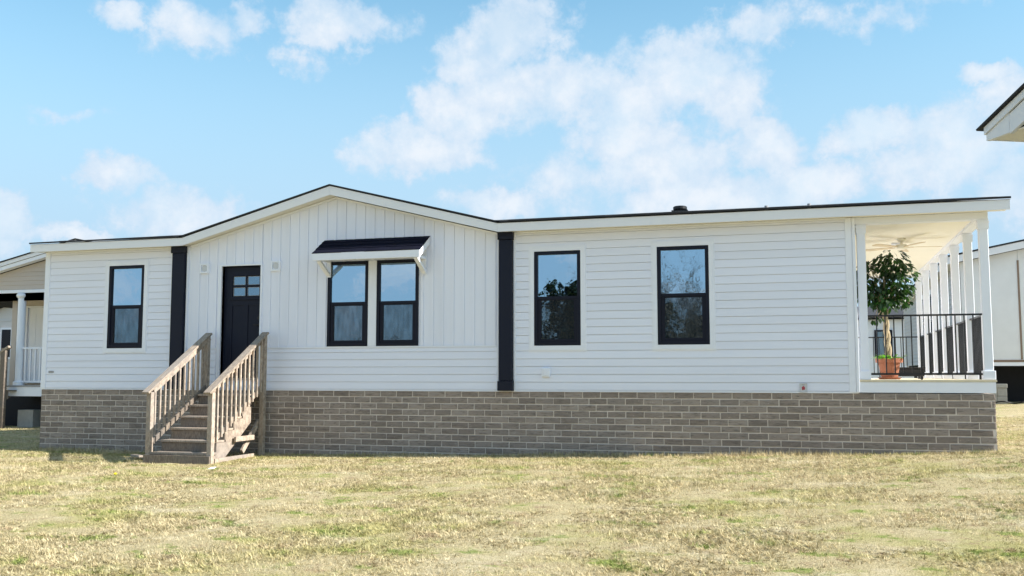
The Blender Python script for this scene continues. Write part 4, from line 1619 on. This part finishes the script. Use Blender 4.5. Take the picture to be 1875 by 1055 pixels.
# ------------------------------------------------------------------ neighbouring home on the right
def right_neighbour():
    X0, Y0 = 18.03, 11.45
    t = thing('unfinished_home', 'half of a white manufactured home wrapped in sheeting behind the right porch', 'house', (20.5, 18, -0.5))
    zb, zt = 0.625, 3.14
    sl = 0.195
    xe, ye = 22.4, 27.0
    top = lambda x: zt + sl * (x - X0)
    MB().prism([(X0 + 0.01, zb), (xe, zb), (xe, top(xe)), (X0 + 0.01, top(X0))], 'y', Y0 + 0.012, Y0 + 0.12).build('end_wall', wrap_m, t)
    # sheeting panels on the end
    xs = [X0, 19.365, 20.7, 22.0]
    for a, b in zip(xs[:-1], xs[1:]):
        MB().prism([(a + 0.004, zb + 0.02), (b - 0.004, zb + 0.02), (b - 0.004, top(b) - 0.01), (a + 0.004, top(a) - 0.01)], 'y', Y0 - 0.004 - 0.004 * random.random(), Y0 + 0.011).build('wrap_sheet', wrap_m, t)
    for x in xs[1:]:
        MB().box(x - 0.022, x + 0.022, Y0 - 0.022, Y0 - 0.009, zb + 0.03, top(x) - 0.26).build('seam_batten', brown_m, t)
    MB().box(X0 - 0.02, xe, Y0 - 0.03, Y0 - 0.0095, zb - 0.035, zb + 0.018).build('brown_sill', brown_m, t)
    MB().box(X0 - 0.015, xe, Y0 - 0.02, Y0 + 0.1, zb - 0.13, zb - 0.04).build('rim_board', white_m, t)
    r = MB()
    r.prism([(X0 - 0.32, top(X0 - 0.32) + 0.17), (xe, top(xe) + 0.17), (xe, top(xe) + 0.21), (X0 - 0.32, top(X0 - 0.32) + 0.21)], 'y', Y0 - 0.3, ye + 0.3)
    rf = r.build('roof', shingle_m, t)
    MB().prism([(X0 - 0.30, top(X0 - 0.3) - 0.01), (xe, top(xe) - 0.01), (xe, top(xe) + 0.165), (X0 - 0.30, top(X0 - 0.3) + 0.165)], 'y', Y0 - 0.28, Y0 - 0.255).build('rake_board', fascia_m, rf)
    MB().box(X0 - 0.30, X0 - 0.275, Y0 - 0.25, ye, zt - 0.06, zt + 0.10).build('fascia_board', fascia_m, rf)
    MB().box(X0 - 0.274, X0 - 0.001, Y0 - 0.25, ye, zt - 0.05, zt - 0.04).build('soffit', soffit_m, rf)
    # long wall that faces the porch, lapped boards
    MB().box(X0 + 0.002, X0 + 0.1, Y0 + 0.121, ye, zb, zt).build('long_wall', greysid_m, t)
    wn = [(10.55 + 1.15, 11.55 + 1.15), (16.9, 17.9), (19.4, 20.2)]
    z = zb
    while z < zt - 0.06:
        holes = [(a - 0.1, b + 0.1) for a, b in wn if z + 0.13 > 1.15 and z < 2.95]
        for a, b in subtract(Y0 + 0.0, ye, holes):
            MB().prism([(X0, z), (X0 - 0.018, z + 0.004), (X0 - 0.018, z + 0.010), (X0 - 0.0035, z + 0.13), (X0, z + 0.13)], 'y', a, b).build('siding_board', greysid_m, t)
        z += 0.13
    for a, b in wn:
        f = MB()
        zm = 2.0
        for c, e in ((1.25, zm), (zm + 0.05, 2.8)):
            f.box(X0 - 0.03, X0, a, a + 0.06, c, e)
            f.box(X0 - 0.03, X0, b - 0.06, b, c, e)
            f.box(X0 - 0.03, X0, a + 0.06, b - 0.06, c, c + 0.06)
            f.box(X0 - 0.03, X0, a + 0.06, b - 0.06, e - 0.06, e)
        fr = f.build('window', frame_m, t)
        for c, e in ((1.31, zm - 0.06), (zm + 0.11, 2.74)):
            MB().box(X0 - 0.012, X0 - 0.006, a + 0.058, b - 0.058, c - 0.002, e + 0.002).build('pane', glass_m, fr)
        m = MB()
        m.box(X0 - 0.026, X0, a - 0.098, a - 0.002, 1.15, 2.95)
        m.box(X0 - 0.026, X0, b + 0.002, b + 0.098, 1.15, 2.95)
        m.box(X0 - 0.026, X0, a, b, 2.802, 2.95)
        m.box(X0 - 0.026, X0, a, b, 1.15, 1.248)
        m.build('casing', white_m, fr)
    # open crawl space, its shade put in as near-black panels, with steel beam
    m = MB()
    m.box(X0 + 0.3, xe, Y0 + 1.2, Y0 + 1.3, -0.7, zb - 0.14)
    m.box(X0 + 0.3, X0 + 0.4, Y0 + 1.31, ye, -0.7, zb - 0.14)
    m.build('crawlspace_shade_panel', under_m, t)
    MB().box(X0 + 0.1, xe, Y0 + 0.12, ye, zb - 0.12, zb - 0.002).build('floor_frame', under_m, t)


right_neighbour()


def pier_blocks():
    x, y = 18.86, 11.35
    z = gz(x, y)
    t = thing('pier_block_stack', 'grey stack of concrete pier blocks with a cap, under the unfinished white home', 'blocks', (x, y, z))
    for k in range(2):
        MB().box(x - 0.10, x + 0.12, y, y + 0.38, z + 0.0 + 0.20 * k, z + 0.195 + 0.20 * k).build('block', concrete_m, t, bevel=0.008)
        MB().box(x - 0.33, x - 0.104, y, y + 0.38, z + 0.0 + 0.20 * k, z + 0.195 + 0.20 * k).build('block', concrete_m, t, bevel=0.008)
    MB().box(x - 0.34, x + 0.13, y - 0.02, y + 0.40, z + 0.402, z + 0.50).build('cap_block', concrete_m, t, bevel=0.008)
    h = MB()
    h.tube([(x - 0.3 + 0.06 * k, y - 0.18 + 0.05 * math.sin(k * 0.9), z + 0.02 + 0.05 * math.sin(k * 0.35) ** 2) for k in range(14)], 0.018, 7)
    tag(h.build('garden_hose', rub_m, None, loc=(x, y - 0.2, z), smooth=True), 'black hose lying on the grass in front of the pier blocks', 'hose')


pier_blocks()


def distant_house():
    t = thing('distant_home', 'pale distant home seen through the porch railing behind the ficus', 'house', (19, 36, -0.7))
    MB().box(14.5, 24.5, 34.0, 42, -0.9, 2.9).build('wall', white_m, t)
    lap_wall(t, white_m, 14.5, 24.5, 34.0, 0.0, 2.9, 0.20)
    r = MB()
    r.prism([(33.6, 2.95), (38, 3.7), (38, 3.8), (33.6, 3.05)], 'x', 14.2, 24.8)
    r.prism([(38.002, 3.7), (42.4, 2.95), (42.4, 3.05), (38.002, 3.8)], 'x', 14.2, 24.8)
    r.build('roof', shingle_m, t)
    f = MB().box(17.3, 18.1, 33.93, 33.981, 1.1, 2.4).build('window', frame_m, t)
    MB().box(17.38, 18.02, 33.92, 33.929, 1.18, 2.32).build('pane', glass_m, f)


distant_house()


# ------------------------------------------------------------------ home whose eave reaches in at the upper right
def near_right_house():
    k = 1.0
    c = Vector(cam.location) + (Vector((15.244, -9.847, 1.557)) - Vector(cam.location)) * k
    u = Vector((0.43837, -0.89879, 0))      # along the gable end, towards the viewer
    v = Vector((0.89879, 0.43837, 0))       # along the eave, away to the right
    z0 = c.z
    t = thing('neighbouring_home', 'home at the right edge with only its white boxed eave and dark shingles in view', 'house', (c.x + 2.5, c.y - 1.0, gz(c.x + 2, c.y)))

    def P(a, b, z):
        return c + u * a + v * b + Vector((0, 0, z))

    def extr(poly, b0, b1):
        """outline in (a, z) on the gable plane pushed from b0 to b1 along the eave"""
        m = MB()
        n = len(poly)
        for b in (b0, b1):
            for a, z in poly:
                m.v.append(tuple(P(a, b, z)))
        m.f.append(tuple(range(n)))
        m.f.append(tuple(reversed(range(n, 2 * n))))
        for i in range(n):
            l = (i + 1) % n
            m.f.append((i, n + i, n + l, l))
        return m
    pit = 0.355
    W, LEN = 5.0, 2.4
    h = W / 2
    e = 0.08 * k
    zt = lambda a: e + pit * (a if a < h else W - a)
    # roof deck with shingles
    m = extr([(-0.045, e - pit * 0.045 + 0.002), (h, zt(h) + 0.002), (h, zt(h) + 0.014), (-0.05, e - pit * 0.05 + 0.014)], -0.03, LEN)
    rf = m.build('roof', shingle_m, t)
    extr([(h, zt(h) + 0.003), (W + 0.045, e - pit * 0.045 + 0.003), (W + 0.05, e - pit * 0.05 + 0.022), (h, zt(h) + 0.022)], -0.03, LEN).build('roof_slope', shingle_m, rf)
    # upper rake band, rake board, boxed return
    extr([(-0.006, e - 0.045), (h, zt(h) - 0.043), (h, zt(h) - 0.001), (-0.006, e - 0.004)], -0.012, 0.0).build('rake_trim', fascia_m, rf)
    extr([(0.0, 0.0), (0.195, 0.0), (0.195, e + pit * 0.195 - 0.044), (0.0, e - 0.044)], -0.002, 0.02).build('eave_return', fascia_m, rf)
    extr([(0.1955, e + pit * 0.1955 - 0.155), (h, zt(h) - 0.155), (h, zt(h) - 0.046), (0.1955, e + pit * 0.1955 - 0.047)], 0.0, 0.022).build('rake_board', fascia_m, rf)
    extr([(0.0, 0.002), (0.014, 0.002), (0.014, e - 0.01), (0.0, e - 0.015)], 0.0205, LEN).build('fascia_board', fascia_m, rf)
    extr([(0.0145, 0.004), (0.30, 0.004), (0.30, 0.012), (0.0145, 0.012)], 0.0205, LEN).build('soffit', soffit_m, rf)
    # gable wall set back, body
    m = extr([(0.26, -2.55), (W - 0.26, -2.55), (W - 0.26, e + 0.05), (h, zt(h) - 0.05), (0.26, e + 0.05)], 0.20, 0.30)
    gw = m.build('gable_wall', siding_m, t)
    z = -2.55
    while z < zt(h) - 0.25:
        lim = max(0.27, (z + 0.16 - e) / pit + 0.05)
        spans = [(lim, W - lim)] if not (-1.85 < z < -0.35) else [(lim, 2.0), (3.0, W - lim)]
        for a, b in spans:
            if b - a > 0.05:
                extr([(a, z + 0.006), (b, z + 0.006), (b, z + 0.128), (a, z + 0.128)], 0.182, 0.199).build('siding_board', siding_m, gw)
        z += 0.13
    fr = extr([(2.02, -1.70), (2.98, -1.70), (2.98, -0.30), (2.02, -0.30)], 0.165, 0.199).build('window', white_m, t)
    for za, zb in ((-1.62, -1.03), (-0.97, -0.38)):
        extr([(2.10, za), (2.90, za), (2.90, zb), (2.10, zb)], 0.160, 0.1645).build('pane', glass_m, fr)
    m = extr([(0.26, -2.55), (0.34, -2.55), (0.34, 0.0035), (0.26, 0.0035)], 0.301, LEN - 0.2)
    m.build('side_wall', siding_m, t)
    m = extr([(0.345, -2.55), (W - 0.26, -2.55), (W - 0.26, -0.01), (0.345, -0.01)], LEN - 0.3, LEN - 0.2)
    m.build('back_wall', siding_m, t)
    m = extr([(0.34, -3.1), (W - 0.34, -3.1), (W - 0.34, -2.552), (0.34, -2.552)], 0.24, LEN - 0.25)
    m.build('skirting', concrete_m, t)


near_right_house()


# ------------------------------------------------------------------ winter wood behind the camera (mirrored in the panes)
def woodland():
    r = random.Random(21)
    bark = MB()

    def limb(p, d, L, rad, depth):
        q = p + d * L
        mid = p.lerp(q, 0.5) + Vector((r.uniform(-1, 1), r.uniform(-1, 1), r.uniform(-0.4, 0.6))) * L * 0.07
        bark.tube([p, mid, q], [rad, rad * 0.75, rad * 0.5], 4 if depth < 2 else 3, caps=False)
        if depth >= 4:
            return
        for _ in range(3 if depth < 3 else 2):
            nd = (d + Vector((r.uniform(-1, 1), r.uniform(-1, 1), r.uniform(-0.2, 0.8))) * 0.75).normalized()
            s = p.lerp(q, r.uniform(0.45, 1.0))
            limb(s, nd, L * r.uniform(0.5, 0.72), rad * 0.5, depth + 1)
    for k in range(40):
        x = -62 + k * 2.6 + r.uniform(-1, 1)
        y = -72 + r.uniform(-6, 6)
        H = r.uniform(6.5, 8.5) * (1.55 if x > -10 else 1.0)
        limb(Vector((x, y, -1.3)), Vector((r.uniform(-0.06, 0.06), r.uniform(-0.06, 0.06), 1)).normalized(), H * 0.48, 0.16, 0)
    for k in range(14):
        x = 0.5 + k * 0.55 + r.uniform(-0.3, 0.3)
        limb(Vector((x, -64 + r.uniform(-3, 3), -1.3)), Vector((r.uniform(-0.1, 0.1), 0, 1)).normalized(), r.uniform(4.6, 5.6), 0.13, 0)
    bm_ = mat('winter_bark', (0.16, 0.135, 0.115), 0.9, 0.2, 6)
    o = bark.build('woodland', bm_, None, fix=False)
    stuff(o)
    tag(o, 'leafless winter wood beyond the lawn, mirrored in the window panes', 'woodland')
    lv = MB()
    for k in range(60):
        x = -66 + k * 1.5 + r.uniform(-0.8, 0.8)
        y = -69 + r.uniform(-4, 4)
        H = r.uniform(2.0, 3.6)
        if -58 < x < -48:
            H = r.uniform(3.6, 5.2)
        wide = 1.0
        if -9.6 < x < 9:
            H = r.uniform(5.6, 7.0) + (2.8 if -7.4 < x < -3 else 0.9 if x > 0 else 0)
            wide = 1.7
        for _ in range(int(90 * max(1, H / 3) ** 2.3)):
            u = r.random()
            w = (1 - u) * 1.3 + 0.25
            b = Vector((x + r.gauss(0, 0.5) * w * wide, y + r.gauss(0, 0.5) * w, -1.3 + u * H))
            leaf_geo(lv, b, Vector((r.uniform(-1, 1), r.uniform(-1, 1), r.uniform(-0.7, 0.4))), Vector((0, 0, 1)), r.uniform(0.35, 0.7), r.uniform(0.25, 0.45))
    o = lv.build('evergreen_thicket', make_leaf('thicket_leaf', (0.012, 0.022, 0.010), (0.035, 0.05, 0.02), 0.1), None, fix=False)
    stuff(o)
    tag(o, 'dark evergreen thicket below the leafless wood, mirrored in the lower panes', 'thicket')


woodland()
